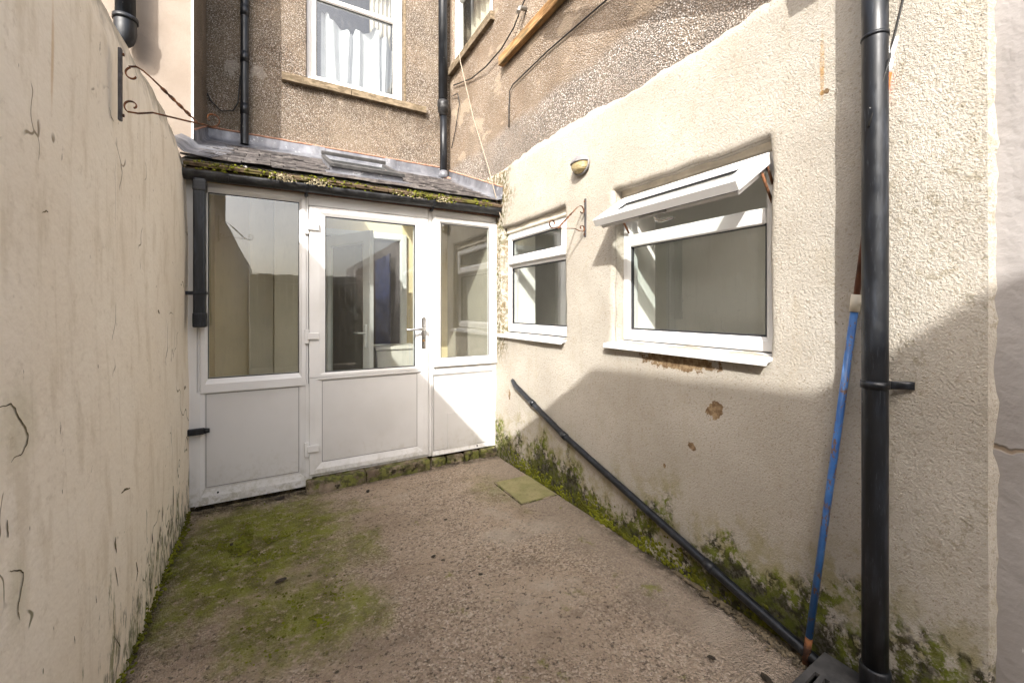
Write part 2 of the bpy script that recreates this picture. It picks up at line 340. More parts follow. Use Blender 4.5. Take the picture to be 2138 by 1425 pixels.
c = b.mix(b.mapr(b.noise(p, 22, 5, 0.65), 0.45, 0.7, 0, 0.6), c, (0.27, 0.245, 0.225))
M['slate'] = b.done(c, 0.55, b.bump(b.noise(b.sc(p, 6, 2, 2), 10, 5), 0.4, 0.004), spec=0.4)
b = NT('mossy_eave_tile'); p = b.pos()
c = b.mix(b.mapr(b.noise(p, 5, 5, 0.7), 0.50, 0.62), (0.105, 0.074, 0.048), (0.115, 0.108, 0.024))
c = b.mix(b.mapr(b.noise(p, 20, 5, 0.7), 0.52, 0.64, 0, 0.9), c, (0.035, 0.026, 0.014))
M['eave'] = b.done(c, 0.9, b.bump(b.noise(p, 60, 5, 0.7), 0.8, 0.01), spec=0.15)
b = NT('sheet_lead'); p = b.pos()
c = b.mix(b.mapr(b.noise(b.sc(p, 1, 1, 0.6), 6, 6, 0.65), 0.35, 0.7), (0.095, 0.098, 0.112), (0.22, 0.222, 0.240))
c = b.mix(b.mapr(b.noise(p, 16, 5, 0.7), 0.60, 0.68, 0, 0.75), c, (0.52, 0.52, 0.53))
M['lead'] = b.done(c, b.mapr(b.noise(p, 9, 4), 0.3, 0.7, 0.30, 0.55), b.bump(b.noise(p, 9, 4), 0.35, 0.012), metallic=0.25, spec=0.5)
M['redmortar'] = plain('red_mortar', (0.34, 0.185, 0.125), 0.9, 0.3, 14, bump=0.6)
b = NT('stone_sill'); p = b.pos()
c = b.mix(b.mapr(b.noise(b.sc(p, 2, 2, 6), 6, 6, 0.65), 0.35, 0.68), (0.10, 0.075, 0.048), (0.235, 0.185, 0.125))
c = b.mix(b.mapr(b.noise(p, 24, 5, 0.7), 0.56, 0.66, 0, 0.6), c, (0.075, 0.06, 0.03))
M['stone'] = b.done(c, 0.9, b.bump(b.noise(p, 50, 5), 0.6, 0.006), spec=0.2)
b = NT('weathered_timber'); p = b.pos()
c = b.mix(b.mapr(b.noise(b.sc(p, 12, 1, 12), 6, 5, 0.6), 0.35, 0.68), (0.20, 0.105, 0.04), (0.40, 0.245, 0.115))
c = b.mix(b.mapr(b.noise(b.sc(p, 4, 1.2, 4), 3, 5), 0.52, 0.62, 0, 0.7), c, (0.125, 0.105, 0.06))
M['timber'] = b.done(c, 0.85, b.bump(b.noise(b.sc(p, 30, 2, 30), 5, 4), 0.4, 0.004), spec=0.2)
b = NT('brown_fence_stain'); p = b.pos()
c = b.mix(b.mapr(b.noise(b.sc(p, 10, 10, 1), 4, 5, 0.6), 0.35, 0.68), (0.055, 0.026, 0.016), (0.105, 0.052, 0.030))
M['fence'] = b.done(c, 0.7, b.bump(b.noise(b.sc(p, 30, 30, 2), 4, 4), 0.4, 0.004), spec=0.3)
M['blueboard'] = plain('blue_painted_board', (0.045, 0.095, 0.30), 0.5, 0.3, 6)
M['chrome'] = plain('polished_metal', (0.62, 0.61, 0.59), 0.16, 0.05, 10, metallic=1.0)
M['steel'] = plain('dull_steel', (0.35, 0.34, 0.32), 0.4, 0.2, 20, metallic=0.8)
M['brass'] = plain('brass_keyhole', (0.60, 0.33, 0.12), 0.35, 0.1, 10, metallic=1.0)
b = NT('blue_pole_paint'); p = b.pos()
c = b.mix(b.mapr(b.noise(p, 12, 5), 0.35, 0.65), (0.030, 0.115, 0.34), (0.055, 0.175, 0.45))
c = b.mix(b.mapr(b.noise(b.sc(p, 1, 1, 0.5), 46, 4, 0.7), 0.55, 0.61), c, (0.15, 0.085, 0.05))
c = b.mix(b.mapr(b.noise(b.sc(p, 1, 1, 0.3), 20, 3, 0.6), 0.52, 0.66, 0, 0.5), c, (0.16, 0.22, 0.34))
M['bluepole'] = b.done(c, 0.38, None, spec=0.5)
M['trim'] = plain('cream_trim_paint', (0.58, 0.52, 0.42), 0.8, 0.15, 9, bump=0.4)
M['brownpole'] = plain('rusted_pole_paint', (0.115, 0.045, 0.025), 0.6, 0.4, 18)
M['orange'] = plain('orange_plastic', (0.62, 0.115, 0.03), 0.35, 0.1)
M['creampl'] = plain('cream_plastic', (0.66, 0.60, 0.48), 0.4, 0.08)
M['lampbody'] = plain('grey_lamp_plastic', (0.20, 0.19, 0.19), 0.4, 0.2, 30)
b = NT('ribbed_lamp_lens'); p = b.pos(); o = b.xyz(p)
rib = b.math('SINE', b.math('MULTIPLY', o[2], 780))
c = b.mix(b.mapr(b.noise(p, 30, 3), 0.3, 0.7), (0.33, 0.26, 0.12), (0.43, 0.35, 0.19))
M['lens'] = b.done(c, 0.25, b.bump(rib, 0.6, 0.003), spec=0.5)
b = NT('white_net_curtain'); p = b.pos()
c = b.mix(b.mapr(b.noise(p, 3, 4), 0.3, 0.7), (0.38, 0.38, 0.395), (0.46, 0.46, 0.475))
M['curtain'] = b.done(c, 0.9, None, spec=0.1)
M['beigecurtain'] = plain('beige_curtain', (0.50, 0.45, 0.37), 0.9, 0.1)
M['plaster'] = plain('grey_plaster', (0.84, 0.81, 0.76), 0.85, 0.05, 2)
M['cabinet'] = plain('cream_cabinet', (0.60, 0.56, 0.50), 0.5, 0.05)
M['yellowwall'] = plain('yellow_cream_wall', (0.70, 0.58, 0.35), 0.8, 0.08, 2)
M['doordark'] = plain('doorway_shade', (0.055, 0.045, 0.042), 0.8, 0.2)
M['shade_line'] = plain('bead_shadow_grey', (0.16, 0.155, 0.15), 0.6)
M['boxing'] = plain('cream_boxing_paint', (0.66, 0.585, 0.45), 0.7, 0.06, 3)
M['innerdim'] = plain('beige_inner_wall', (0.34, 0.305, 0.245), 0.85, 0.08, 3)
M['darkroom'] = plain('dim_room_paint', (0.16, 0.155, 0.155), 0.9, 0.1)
M['floor'] = plain('grey_floor_tile', (0.42, 0.38, 0.33), 0.5, 0.1)
b = NT('window_glass'); p = b.pos()
lw = b.n('ShaderNodeLayerWeight'); lw.inputs['Blend'].default_value = 0.5
f2 = b.math('ADD', 0.13, b.math('MULTIPLY', b.math('POWER', lw.outputs['Facing'], 4.0), 0.87), True)   # two panes, four surfaces
tr = b.n('ShaderNodeBsdfTransparent'); tr.inputs[0].default_value = (0.86, 0.90, 0.88, 1)
gl = b.n('ShaderNodeBsdfGlossy'); gl.inputs['Roughness'].default_value = 0.0; gl.inputs['Color'].default_value = (0.95, 0.96, 0.97, 1)
b.put(gl.inputs['Normal'], b.bump(b.noise(p, 2.2, 1), 0.05, 0.01))
df = b.n('ShaderNodeBsdfDiffuse'); df.inputs[0].default_value = (0.6, 0.58, 0.54, 1)
mx = b.n('ShaderNodeMixShader'); b.put(mx.inputs[0], f2); b.put(mx.inputs[1], tr.outputs[0]); b.put(mx.inputs[2], gl.outputs[0])
dirt = b.math('ADD', 0.018, b.mul(b.mapr(b.noise(b.sc(p, 6, 6, 1), 8, 5, 0.7), 0.5, 0.72), 0.05))
m2_ = b.n('ShaderNodeMixShader'); b.put(m2_.inputs[0], dirt); b.put(m2_.inputs[1], mx.outputs[0]); b.put(m2_.inputs[2], df.outputs[0])
b.t.links.new(m2_.outputs[0], b.out.inputs[0]); M['glass'] = b.m
b = NT('moss_cushion'); p = b.pos()
c = b.mix(b.mapr(b.noise(p, 12, 4), 0.35, 0.65), (0.080, 0.080, 0.013), (0.170, 0.182, 0.018))
M['moss'] = b.done(c, 0.95, None, spec=0.1)
M['debris'] = plain('pale_roof_debris', (0.33, 0.28, 0.18), 0.9, 0.5, 40)
M['grit'] = plain('brown_grit', (0.12, 0.095, 0.06), 0.9, 0.5, 30)
M['leaf'] = plain('dead_leaf', (0.03, 0.022, 0.014), 0.8, 0.4, 30)

# ------------------------------------------------------------------ mesh kit (vertices are given in world space)
def bm_new(): return bmesh.new()
def quad(bm, pts): return bm.faces.new([bm.verts.new(p) for p in pts])
def box(bm, x0, x1, y0, y1, z0, z1, bev=0.0, seg=1):
    if x0 > x1: x0, x1 = x1, x0
    if y0 > y1: y0, y1 = y1, y0
    if z0 > z1: z0, z1 = z1, z0
    t = bmesh.new()
    r = bmesh.ops.create_cube(t, size=1)
    bmesh.ops.transform(t, matrix=Matrix.Translation(((x0+x1)/2, (y0+y1)/2, (z0+z1)/2)) @ Matrix.Diagonal((x1-x0, y1-y0, z1-z0, 1)), verts=t.verts)
    if bev > 0: bmesh.ops.bevel(t, geom=list(t.edges), offset=bev, segments=seg, profile=0.6, affect='EDGES')
    join(bm, t)
def join(bm, t, mtx=None):
    if mtx is not None: bmesh.ops.transform(t, matrix=mtx, verts=t.verts)
    vm = {v: bm.verts.new(v.co) for v in t.verts}
    for f in t.faces:
        nf = bm.faces.new([vm[v] for v in f.verts]); nf.smooth = f.smooth
    t.free()
def tube(bm, path, r, n=10, caps=True, closed=False, flat=None):
    """round (or flat: (rx, ry)) tube along a path; r may be a list"""
    P = [Vector(p) for p in path]; rings = []
    up = None
    for i, p in enumerate(P):
        a = P[max(i-1, 0)]; c = P[min(i+1, len(P)-1)]
        d = (c - a).normalized()
        if up is None:
            up = d.orthogonal().normalized() if flat is None else flat[2].copy()
        s = d.cross(up)
        if s.length < 1e-4: s = d.orthogonal()
        s.normalize(); up = s.cross(d).normalized()
        rr = r[i] if isinstance(r, (list, tuple)) else r
        ring = []
        for k in range(n):
            t = 2*math.pi*k/n
            if flat is None: q = p + (math.cos(t)*s + math.sin(t)*up)*rr
            else: q = p + s*math.copysign(abs(math.cos(t))**0.5, math.cos(t))*flat[0] + up*math.copysign(abs(math.sin(t))**0.5, math.sin(t))*flat[1]
            ring.append(bm.verts.new(q))
        rings.append(ring)
    for i in range(len(rings)-1):
        for k in range(n):
            f = bm.faces.new([rings[i][k], rings[i][(k+1) % n], rings[i+1][(k+1) % n], rings[i+1][k]]); f.smooth = True
    if caps:
        bm.faces.new(rings[0][::-1]); bm.faces.new(rings[-1])
def prism(bm, poly, f0, f1, bev=0.0):
    """poly: list of 2-D points; f0/f1 map a 2-D point to the two end faces"""
    t = bmesh.new()
    a = [t.verts.new(f0(*p)) for p in poly]; c = [t.verts.new(f1(*p)) for p in poly]
    n = len(poly)
    t.faces.new(a); t.faces.new(c[::-1])
    for i in range(n): t.faces.new([a[i], c[i], c[(i+1) % n], a[(i+1) % n]])
    bmesh.ops.recalc_face_normals(t, faces=t.faces)
    if bev > 0: bmesh.ops.bevel(t, geom=list(t.edges), offset=bev, segments=1, affect='EDGES')
    join(bm, t)
ORIG = {}
def obj(name, bm, mat, parent=None, origin=None, recalc=True, smooth_angle=None):
    if recalc: bmesh.ops.recalc_face_normals(bm, faces=bm.faces)
    me = bpy.data.meshes.new(name)
    o_ = Vector(origin) if origin is not None else (ORIG[parent.name] if parent is not None else Vector((0, 0, 0)))
    bmesh.ops.translate(bm, vec=-o_, verts=bm.verts)
    bm.to_mesh(me); bm.free()
    me.materials.append(mat)
    ob = bpy.data.objects.new(name, me); COL.objects.link(ob)
    if parent is not None:
        ob.parent = parent; ORIG[ob.name] = ORIG[parent.name]
        if origin is not None:
            ob.location = o_ - ORIG[parent.name]; ORIG[ob.name] = o_
    else:
        ob.location = o_; ORIG[ob.name] = o_
    return ob
def thing(name, label, cat, loc=(0, 0, 0), group=None):
    e = bpy.data.objects.new(name, None); COL.objects.link(e); e.location = loc; e.empty_display_size = 0.1
    e['label'] = label; e['category'] = cat
    if group: e['group'] = group
    ORIG[e.name] = Vector(loc); return e
def tag(o, label, cat, group=None):
    o['label'] = label; o['category'] = cat
    if group: o['group'] = group
    return o
def kind(o, k): o['kind'] = k; return o
def copy_at(src, parent, delta):
    c = src.copy(); COL.objects.link(c); c.parent = parent; c.location = src.location + Vector(delta)
    for ch in src.children:
        d = ch.copy(); COL.objects.link(d); d.parent = c
    ORIG[c.name] = ORIG[parent.name]
    return c
PORCH = lambda y0: (lambda u, z, d: (u, y0 - d, z))      # d grows towards the yard
WING = lambda x0: (lambda u, z, d: (x0 - d, u, z))
def frame(bm, mp, u0, u1, z0, z1, w, d0, d1, bead=0.016, bev=0.0022):
    """four mitred bars; w = (left, right, bottom, top) widths"""
    l, r_, bt, tp = w
    O = [(u0, z0), (u1, z0), (u1, z1), (u0, z1)]
    def ins(k, f):
        return [(u0+l*f, z0+bt*f), (u1-r_*f, z0+bt*f), (u1-r_*f, z1-tp*f), (u0+l*f, z1-tp*f)][k]
    mn_ = min(w)
    fb = 1 - bead/mn_
    prof = [(0.0, d0), (0.0, d1-0.004), (0.06, d1), (fb, d1), (0.96, d1-bead), (1.0, d1-bead-0.004), (1.0, d0)]
    for k in range(4):
        k2 = (k+1) % 4
        t = bmesh.new()
        A = [t.verts.new(mp(*ins(k, f), d)) for f, d in prof]; B = [t.verts.new(mp(*ins(k2, f), d)) for f, d in prof]
        n = len(prof)
        t.faces.new(A); t.faces.new(B[::-1])
        for i in range(n): t.faces.new([A[i], B[i], B[(i+1) % n], A[(i+1) % n]])
        bmesh.ops.recalc_face_normals(t, faces=t.faces)
        ends = [e for e in t.edges if all(v in A for v in e.verts) or all(v in B for v in e.verts)]
        bmesh.ops.bevel(t, geom=ends, offset=0.0012, segments=1, affect='EDGES')
        join(bm, t)
def pane(mp, u0, u1, z0, z1, d, name, parent):
    bm = bm_new(); quad(bm, [mp(u0, z0, d), mp(u1, z0, d), mp(u1, z1, d), mp(u0, z1, d)])
    return obj(name, bm, M['glass'], parent)
def mpbox(bm, mp, u0, u1, z0, z1, d0, d1, bev=0.0, seg=1):
    a = mp(u0, z0, d0); c = mp(u1, z1, d1)
    box(bm, a[0], c[0], a[1], c[1], a[2], c[2], bev, seg)

def grid_lines(a, b, step, marks, fine=(0.004, 0.010, 0.02, 0.034)):
    L = {round(a, 5), round(b, 5)}
    n = max(1, int(round((b-a)/step)))
    for i in range(n+1): L.add(round(a + (b-a)*i/n, 5))
    for m in marks:
        near = [v for v in L if abs(v-m) < 0.05 and v not in (round(a, 5), round(b, 5))]
        for v in near: L.discard(v)
        L.add(round(m, 5))
        for f in fine:
            if a < m-f < b: L.add(round(m-f, 5))
            if a < m+f < b: L.add(round(m+f, 5))
    return sorted(L)
def holed_wall(bm, mp, u0, u1, z0, z1, holes, depth, step, disp, rad=0.022, jit=0.006):
    us = grid_lines(u0, u1, step, [h[0] for h in holes] + [h[1] for h in holes])
    zs = grid_lines(z0, z1, step, [h[2] for h in holes] + [h[3] for h in holes])
    def inside(u, z): return any(h[0] < u < h[1] and h[2] < z < h[3] for h in holes)
    V = {}
    def vert(i, j):
        if (i, j) in V: return V[i, j]
        u, z = us[i], zs[j]; d = disp(u, z)
        for h in holes:
            du = max(h[0]-u, 0, u-h[1]); dz = max(h[2]-z, 0, z-h[3]); q = math.hypot(du, dz)
            if q < rad: d -= rad - math.sqrt(max(0, rad*rad-(rad-q)**2))
            if q < 0.05:
                w = 1 - q/0.05
                z += w*jit*mn.noise(Vector((u*6, z*6, 3))); u += w*jit*mn.noise(Vector((u*6, z*6, 9)))
        V[i, j] = bm.verts.new(mp(u, z, d)); return V[i, j]
    for i in range(len(us)-1):
        for j in range(len(zs)-1):
            if inside((us[i]+us[i+1])/2, (zs[j]+zs[j+1])/2): continue
            f = bm.faces.new([vert(i, j), vert(i+1, j), vert(i+1, j+1), vert(i, j+1)]); f.smooth = True
    be = [e for e in bm.edges if len(e.link_faces) == 1]
    inner = []
    for e in be:
        m = (e.verts[0].co + e.verts[1].co)/2
        for h in holes:
            cu, cz = (h[0]+h[1])/2, (h[2]+h[3])/2
            c3 = Vector(mp(cu, cz, 0))
            pu = (m - Vector(mp(0, 0, 0))).dot(Vector(mp(1, 0, 0)) - Vector(mp(0, 0, 0))); pz = m.z
            if h[0]-0.03 < pu < h[1]+0.03 and h[2]-0.03 < pz < h[3]+0.03: inner.append(e); break
    ex = {}
    back = Vector(mp(0, 0, 0)) - Vector(mp(0, 0, 1))
    for e in inner:
        vs = []
        for v in e.verts:
            if v not in ex: ex[v] = bm.verts.new(v.co + back*depth)
            vs.append(ex[v])
        bm.faces.new([e.verts[0], e.verts[1], vs[1], vs[0]])

# ------------------------------------------------------------------ ground
bm = bm_new()
xs = [-30, -8, -3] + [-1.0 + 0.04*i for i in range(0, 76)] + [3.5, 8, 30]
ys = [-30, -10, -5] + [-3.0 + 0.05*i for i in range(0, 135)] + [5, 10, 30]
gv = {}
for i, x in enumerate(xs):
    for j, y in enumerate(ys):
        z = 0.010*mn.noise(Vector((x*1.6, y*1.6, 0.3))) + 0.004*mn.noise(Vector((x*7, y*7, 2.3))) - 0.006
        gv[i, j] = bm.verts.new((x, y, z))
for i in range(len(xs)-1):
    for j in range(len(ys)-1):
        bm.faces.new([gv[i, j], gv[i+1, j], gv[i+1, j+1], gv[i, j+1]]).smooth = True
kind(obj('ground', bm, M['concrete']), 'structure')

# ------------------------------------------------------------------ terraced house: back wall and rear wing
YF, XR = 4.67, 1.80
house = thing('terraced_house', 'pebble-dashed terraced house with cream rendered rear wing behind and right of the white porch', 'house', (1.8, 4.67, 0))
bm = bm_new()
FWH = (0.285, 1.265, 3.665, 5.15)
holed_wall(bm, PORCH(YF), -0.60, 1.86, 0.0, 6.6, [FWH], 0.12, 0.06, lambda u, z: 0.006*mn.noise(Vector((u*1.5, z*1.5, 1))), 0.012, 0.004)
obj('back_wall', bm, M['pebble'], house, recalc=False)
SW = (2.39, 3.32, 1.128, 2.066)
LW = (0.985, 1.90, 1.145, 2.055)
UW = (3.55, 4.56, 4.13, 4.95)
def wing_disp(u, z):
    d = 0.010*mn.noise(Vector((u*1.3, z*1.3, 5))) + 0.005*mn.noise(Vector((u*5, z*5, 2)))
    return d + 0.012
edge_z = lambda u: 2.605 + 0.05*mn.noise(Vector((u*2.4, 0.7, 0))) + 0.016*mn.noise(Vector((u*14, 0.2, 0))) + 0.008*mn.noise(Vector((u*45, 0.9, 0)))
bm = bm_new()
holed_wall(bm, WING(XR), 0.37, 4.70, -0.1, 2.60, [SW, LW], 0.32, 0.03, wing_disp, 0.026, 0.012)
topv = sorted([v for v in bm.verts if abs(v.co.z-2.60) < 1e-4], key=lambda v: v.co.y)
for v in topv: v.co.z = edge_z(v.co.y); v.co.x += 0.004
lip = [bm.verts.new((XR+0.012, v.co.y, v.co.z+0.004)) for v in topv]
for i in range(len(topv)-1): bm.faces.new([topv[i], topv[i+1], lip[i+1], lip[i]])
obj('lower_wall', bm, M['wing'], house, recalc=False)
bm = bm_new()
holed_wall(bm, WING(XR), 0.37, 4.70, 2.45, 5.1, [UW], 0.32, 0.05, lambda u, z: 0.010*mn.noise(Vector((u*1.3, z*1.3, 5))) - 0.004, 0.02, 0.008)
obj('upper_wall', bm, M['wingup'], house, recalc=False)
bm = bm_new()
zs = [-0.1 + 0.03*i for i in range(0, 140)]
pv = None
for z in zs:
    j = 0.010*mn.noise(Vector((1, z*9, 4))) + 0.006*mn.noise(Vector((1, z*31, 8)))
    a = bm.verts.new((XR - 0.010 + 0.3*j, 0.372, z)); c = bm.verts.new((XR + 0.02, 0.362 + j, z)); e = bm.verts.new((XR + 0.06, 0.36 + j, z))
    if pv:
        bm.faces.new([pv[0], a, c, pv[1]]).smooth = True; bm.faces.new([pv[1], c, e, pv[2]]).smooth = True
    pv = (a, c, e)
obj('render_edge', bm, M['wing'], house)
bm = bm_new()
holed_wall(bm, WING(XR + 0.025), -6.0, 0.40, -0.1, 2.5, [], 0.3, 0.09, lambda u, z: 0.012*mn.noise(Vector((u*2, z*2, 7))), 0, 0)
obj('painted_wall', bm, M['greywall'], house, recalc=False)
bm = bm_new(); box(bm, 1.74, 6, 0.3, YF+3, 5.1, 5.2); box(bm, -0.53, 1.86, YF-0.2, YF+3, 6.6, 6.7); obj('roof', bm, M['slate'], house)
# kitchen inside the wing
bm = bm_new(); box(bm, 2.12, 2.62, 0.72, 4.55, 0.05, 2.45)
bm.faces.ensure_lookup_table()
rm = [f for f in bm.faces if all(abs(v.co.x-2.12) < 1e-4 for v in f.verts)]
bmesh.ops.delete(bm, geom=rm, context='FACES')
for (a, c_, d_, e_) in ((0.72, LW[0], 0.05, 2.45), (LW[1], SW[0], 0.05, 2.45), (SW[1], 4.55, 0.05, 2.45), (LW[0], LW[1], 0.05, LW[2]), (LW[0], LW[1], LW[3], 2.45), (SW[0], SW[1], 0.05, SW[2]), (SW[0], SW[1], SW[3], 2.45)):
    quad(bm, [(2.12, a, d_), (2.12, c_, d_), (2.12, c_, e_), (2.12, a, e_)])
obj('kitchen_wall', bm, M['plaster'], house, recalc=False)
for h in (SW, LW):
    bm = bm_new(); a0, a1, b0, b1 = h[0]+0.016, h[1]-0.016, h[2]+0.004, h[3]-0.030
    C4 = [(a0, b0), (a1, b0), (a1, b1), (a0, b1)]
    for k in range(4):
        q0, q1 = C4[k], C4[(k+1) % 4]; quad(bm, [(1.93, *q0), (1.93, *q1), (2.13, *q1), (2.13, *q0)])
    obj('inner_reveal', bm, M['plaster'], house)
# window boards inside
for h in (SW, LW):
    bm = bm_new(); box(bm, 1.92, 2.16, h[0]+0.004, h[1]-0.004, h[2]+0.002, h[2]+0.03, 0.004); obj('window_board', bm, M['upvc'], house)
# rooms behind the upper windows
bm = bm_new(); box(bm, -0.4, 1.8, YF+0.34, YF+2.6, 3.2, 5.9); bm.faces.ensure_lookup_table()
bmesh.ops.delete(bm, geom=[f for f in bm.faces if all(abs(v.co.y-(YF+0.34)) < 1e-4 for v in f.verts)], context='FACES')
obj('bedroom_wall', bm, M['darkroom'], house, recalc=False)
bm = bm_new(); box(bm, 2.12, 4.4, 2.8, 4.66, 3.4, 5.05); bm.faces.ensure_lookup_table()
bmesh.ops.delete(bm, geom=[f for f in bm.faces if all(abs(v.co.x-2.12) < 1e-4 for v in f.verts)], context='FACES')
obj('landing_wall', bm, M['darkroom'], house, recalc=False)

# --- sash window in the back wall
mp = PORCH(YF + 0.105)
w = None
bm = bm_new(); frame(bm, mp, FWH[0]+0.004, FWH[1]-0.004, FWH[2]+0.004, FWH[3], (0.05, 0.05, 0.035, 0.05), -0.06, 0.03)
w = obj('window', bm, M['upvc'], house); w['label'] = 'white sliding sash window with net curtain in the pebble-dashed back wall'
bm = bm_new(); frame(bm, mp, 0.335, 1.215, 3.70, 4.60, (0.05, 0.05, 0.055, 0.055), -0.03, 0.018, 0.014); obj('lower_sash', bm, M['upvc'], w)
bm = bm_new(); frame(bm, mp, 0.335, 1.215, 4.565, 5.10, (0.05, 0.05, 0.05, 0.05), -0.07, -0.034, 0.014); obj('upper_sash', bm, M['upvc'], w)
pane(mp, 0.38, 1.17, 3.75, 4.55, -0.008, 'pane', w); pane(mp, 0.38, 1.17, 4.61, 5.06, -0.05, 'pane', w)
bm = bm_new(); frame(bm, mp, 0.382, 1.168, 3.752, 4.548, (0.006, 0.006, 0.006, 0.006), -0.006, 0.004, 0.002); obj('gasket', bm, M['gasket'], w)
bm = bm_new(); box(bm, 0.30, 1.24, YF-0.0, YF+0.05, FWH[2]-0.01, FWH[2]+0.012, 0.004); obj('cill_strip', bm, M['upvc'], w)
# stone sill, two blocks
for nm, a, c_ in (('stone_sill', 0.065, 0.70), ('stone_sill', 0.704, 1.51)):
    bm = bm_new(); box(bm, a, c_, YF-0.055, YF+0.10, 3.565, 3.640, 0.006, 2)
    for v in bm.verts: v.co.z += 0.004*mn.noise(v.co*5)
    obj(nm, bm, M['stone'], house)
# painted reveal at the right and dark left jamb strip
bm = bm_new(); box(bm, FWH[1]-0.002, FWH[1]+0.022, YF-0.008, YF+0.05, 3.64, 5.2, 0.004); obj('window_surround', bm, M['stone'], house)
# curtain
bm = bm_new(); n = 90; pr = None
for i in range(n+1):
    u = 0.435 + 0.765*i/n
    ph = i*0.36 + 1.3*math.sin(i*0.17)
    y = YF + 0.21 + 0.040*math.sin(ph) + 0.010*math.sin(ph*2.7+1)
    top = 4.43 + 0.06*math.sin(i*0.11+1) + 0.025*math.sin(ph*0.9) + 0.012*math.sin(ph*2.1)
    col_ = []
    for j in range(7):
        t = j/6
        col_.append(bm.verts.new((u + 0.03*(1-t)*math.sin(i*0.13), y + 0.012*math.sin(ph*0.5+t*4)*t, 3.70 + (top-3.70)*t)))
    if pr:
        for j in range(6): bm.faces.new([pr[j], col_[j], col_[j+1], pr[j+1]]).smooth = True
    pr = col_
tag(obj('net_curtain', bm, M['curtain'], None, (0.8, YF+0.21, 3.70)), 'white gathered net curtain hanging inside the sash window of the back wall', 'curtain')
bm = bm_new(); pr = None
for i in range(40):
    u = 0.95 + 0.24*i/39; y = YF + 0.30 + 0.02*math.sin(i*0.8)
    a = bm.verts.new((u, y, 3.7)); c_ = bm.verts.new((u, y, 5.2))
    if pr: bm.faces.new([pr[0], a, c_, pr[1]]).smooth = True
    pr = (a, c_)
tag(obj('drape', bm, M['beigecurtain'], None, (1.07, YF+0.3, 3.70)), 'beige drape behind the right side of the upper sash of the back wall window', 'curtain')

# --- first floor window in the wing
mp = WING(XR + 0.05)
bm = bm_new(); frame(bm, mp, UW[0]+0.004, UW[1]-0.004, UW[2]+0.004, UW[3], (0.07, 0.07, 0.07, 0.07), -0.06, 0.025)
w = obj('window', bm, M['upvc'], house); w['label'] = 'white framed upper window in the side of the wing beside the corner soil pipe'
bm = bm_new(); frame(bm, mp, UW[0]+0.075, UW[1]-0.075, UW[2]+0.075, UW[3]-0.07, (0.05, 0.05, 0.05, 0.05), -0.03, 0.016, 0.012); obj('sash', bm, M['upvc'], w)
pane(mp, UW[0]+0.12, UW[1]-0.12, UW[2]+0.12, UW[3]-0.12, -0.008, 'pane', w)
bm = bm_new(); box(bm, XR-0.045, XR+0.05, UW[0]-0.06, UW[1]+0.03, UW[2]-0.085, UW[2]-0.002, 0.006, 2); obj('stone_sill', bm, M['stone'], house)
bm = bm_new(); pr = None
for i in range(50):
    u = UW[0] + 0.05 + 0.92*i/49; x = XR + 0.22 + 0.02*math.sin(i*0.9)
    a = bm.verts.new((x, u, UW[2])); c_ = bm.verts.new((x, u, UW[3]))
    if pr: bm.faces.new([pr[0], a, c_, pr[1]]).smooth = True
    pr = (a, c_)
tag(obj('drape', bm, M['beigecurtain'], None, (XR+0.22, 4.05, UW[2])), 'pale drape drawn across the upper wing window beside the corner soil pipe', 'curtain')

# --- small kitchen window
mp = WING(XR + 0.047)
bm = bm_new(); frame(bm, mp, SW[0]+0.006, SW[1]-0.004, SW[2]+0.012, 2.014, (0.05, 0.055, 0.075, 0.05), -0.065, 0.0)
for q in ((1.705, 1.755),): mpbox(bm, mp, SW[0]+0.056, SW[1]-0.058, q[0], q[1], -0.05, -0.006, 0.004)
w = obj('window', bm, M['upvc'], house); w['label'] = 'small white kitchen window with top-hung vent closed, next to the porch'
bm = bm_new(); frame(bm, mp, SW[0]+0.035, SW[1]-0.040, 1.735, 1.990, (0.075, 0.06, 0.075, 0.05), -0.02, 0.022, 0.014); obj('vent_sash', bm, M['upvc'], w)
pane(mp, SW[0]+0.10, SW[1]-0.09, 1.80, 1.95, -0.004, 'pane', w); pane(mp, SW[0]+0.05, SW[1]-0.05, 1.20, 1.71, -0.025, 'pane', w)
bm = bm_new(); frame(bm, mp, SW[0]+0.052, SW[1]-0.055, 1.212, 1.703, (0.008, 0.008, 0.008, 0.008), -0.03, -0.012, 0.003); obj('gasket', bm, M['gasket'], w)
bm = bm_new(); frame(bm, mp, SW[0]+0.107, SW[1]-0.098, 1.806, 1.944, (0.006, 0.006, 0.006, 0.006), -0.008, 0.010, 0.002); obj('gasket', bm, M['gasket'], w)
bm = bm_new(); mpbox(bm, mp, SW[0]+0.006, SW[1]-0.004, 2.016, 2.075, -0.05, 0.018, 0.005); obj('head_trim', bm, M['trim'], w)
bm = bm_new()
prism(bm, [(0.0, 1.133), (0.0, 1.115), (0.082, 1.100), (0.092, 1.090), (0.092, 1.112)], lambda a, c_: (XR+0.045-a, SW[0]-0.006, c_), lambda a, c_: (XR+0.045-a, SW[1]+0.055, c_), 0.002)
obj('sill', bm, M['upvc'], w)

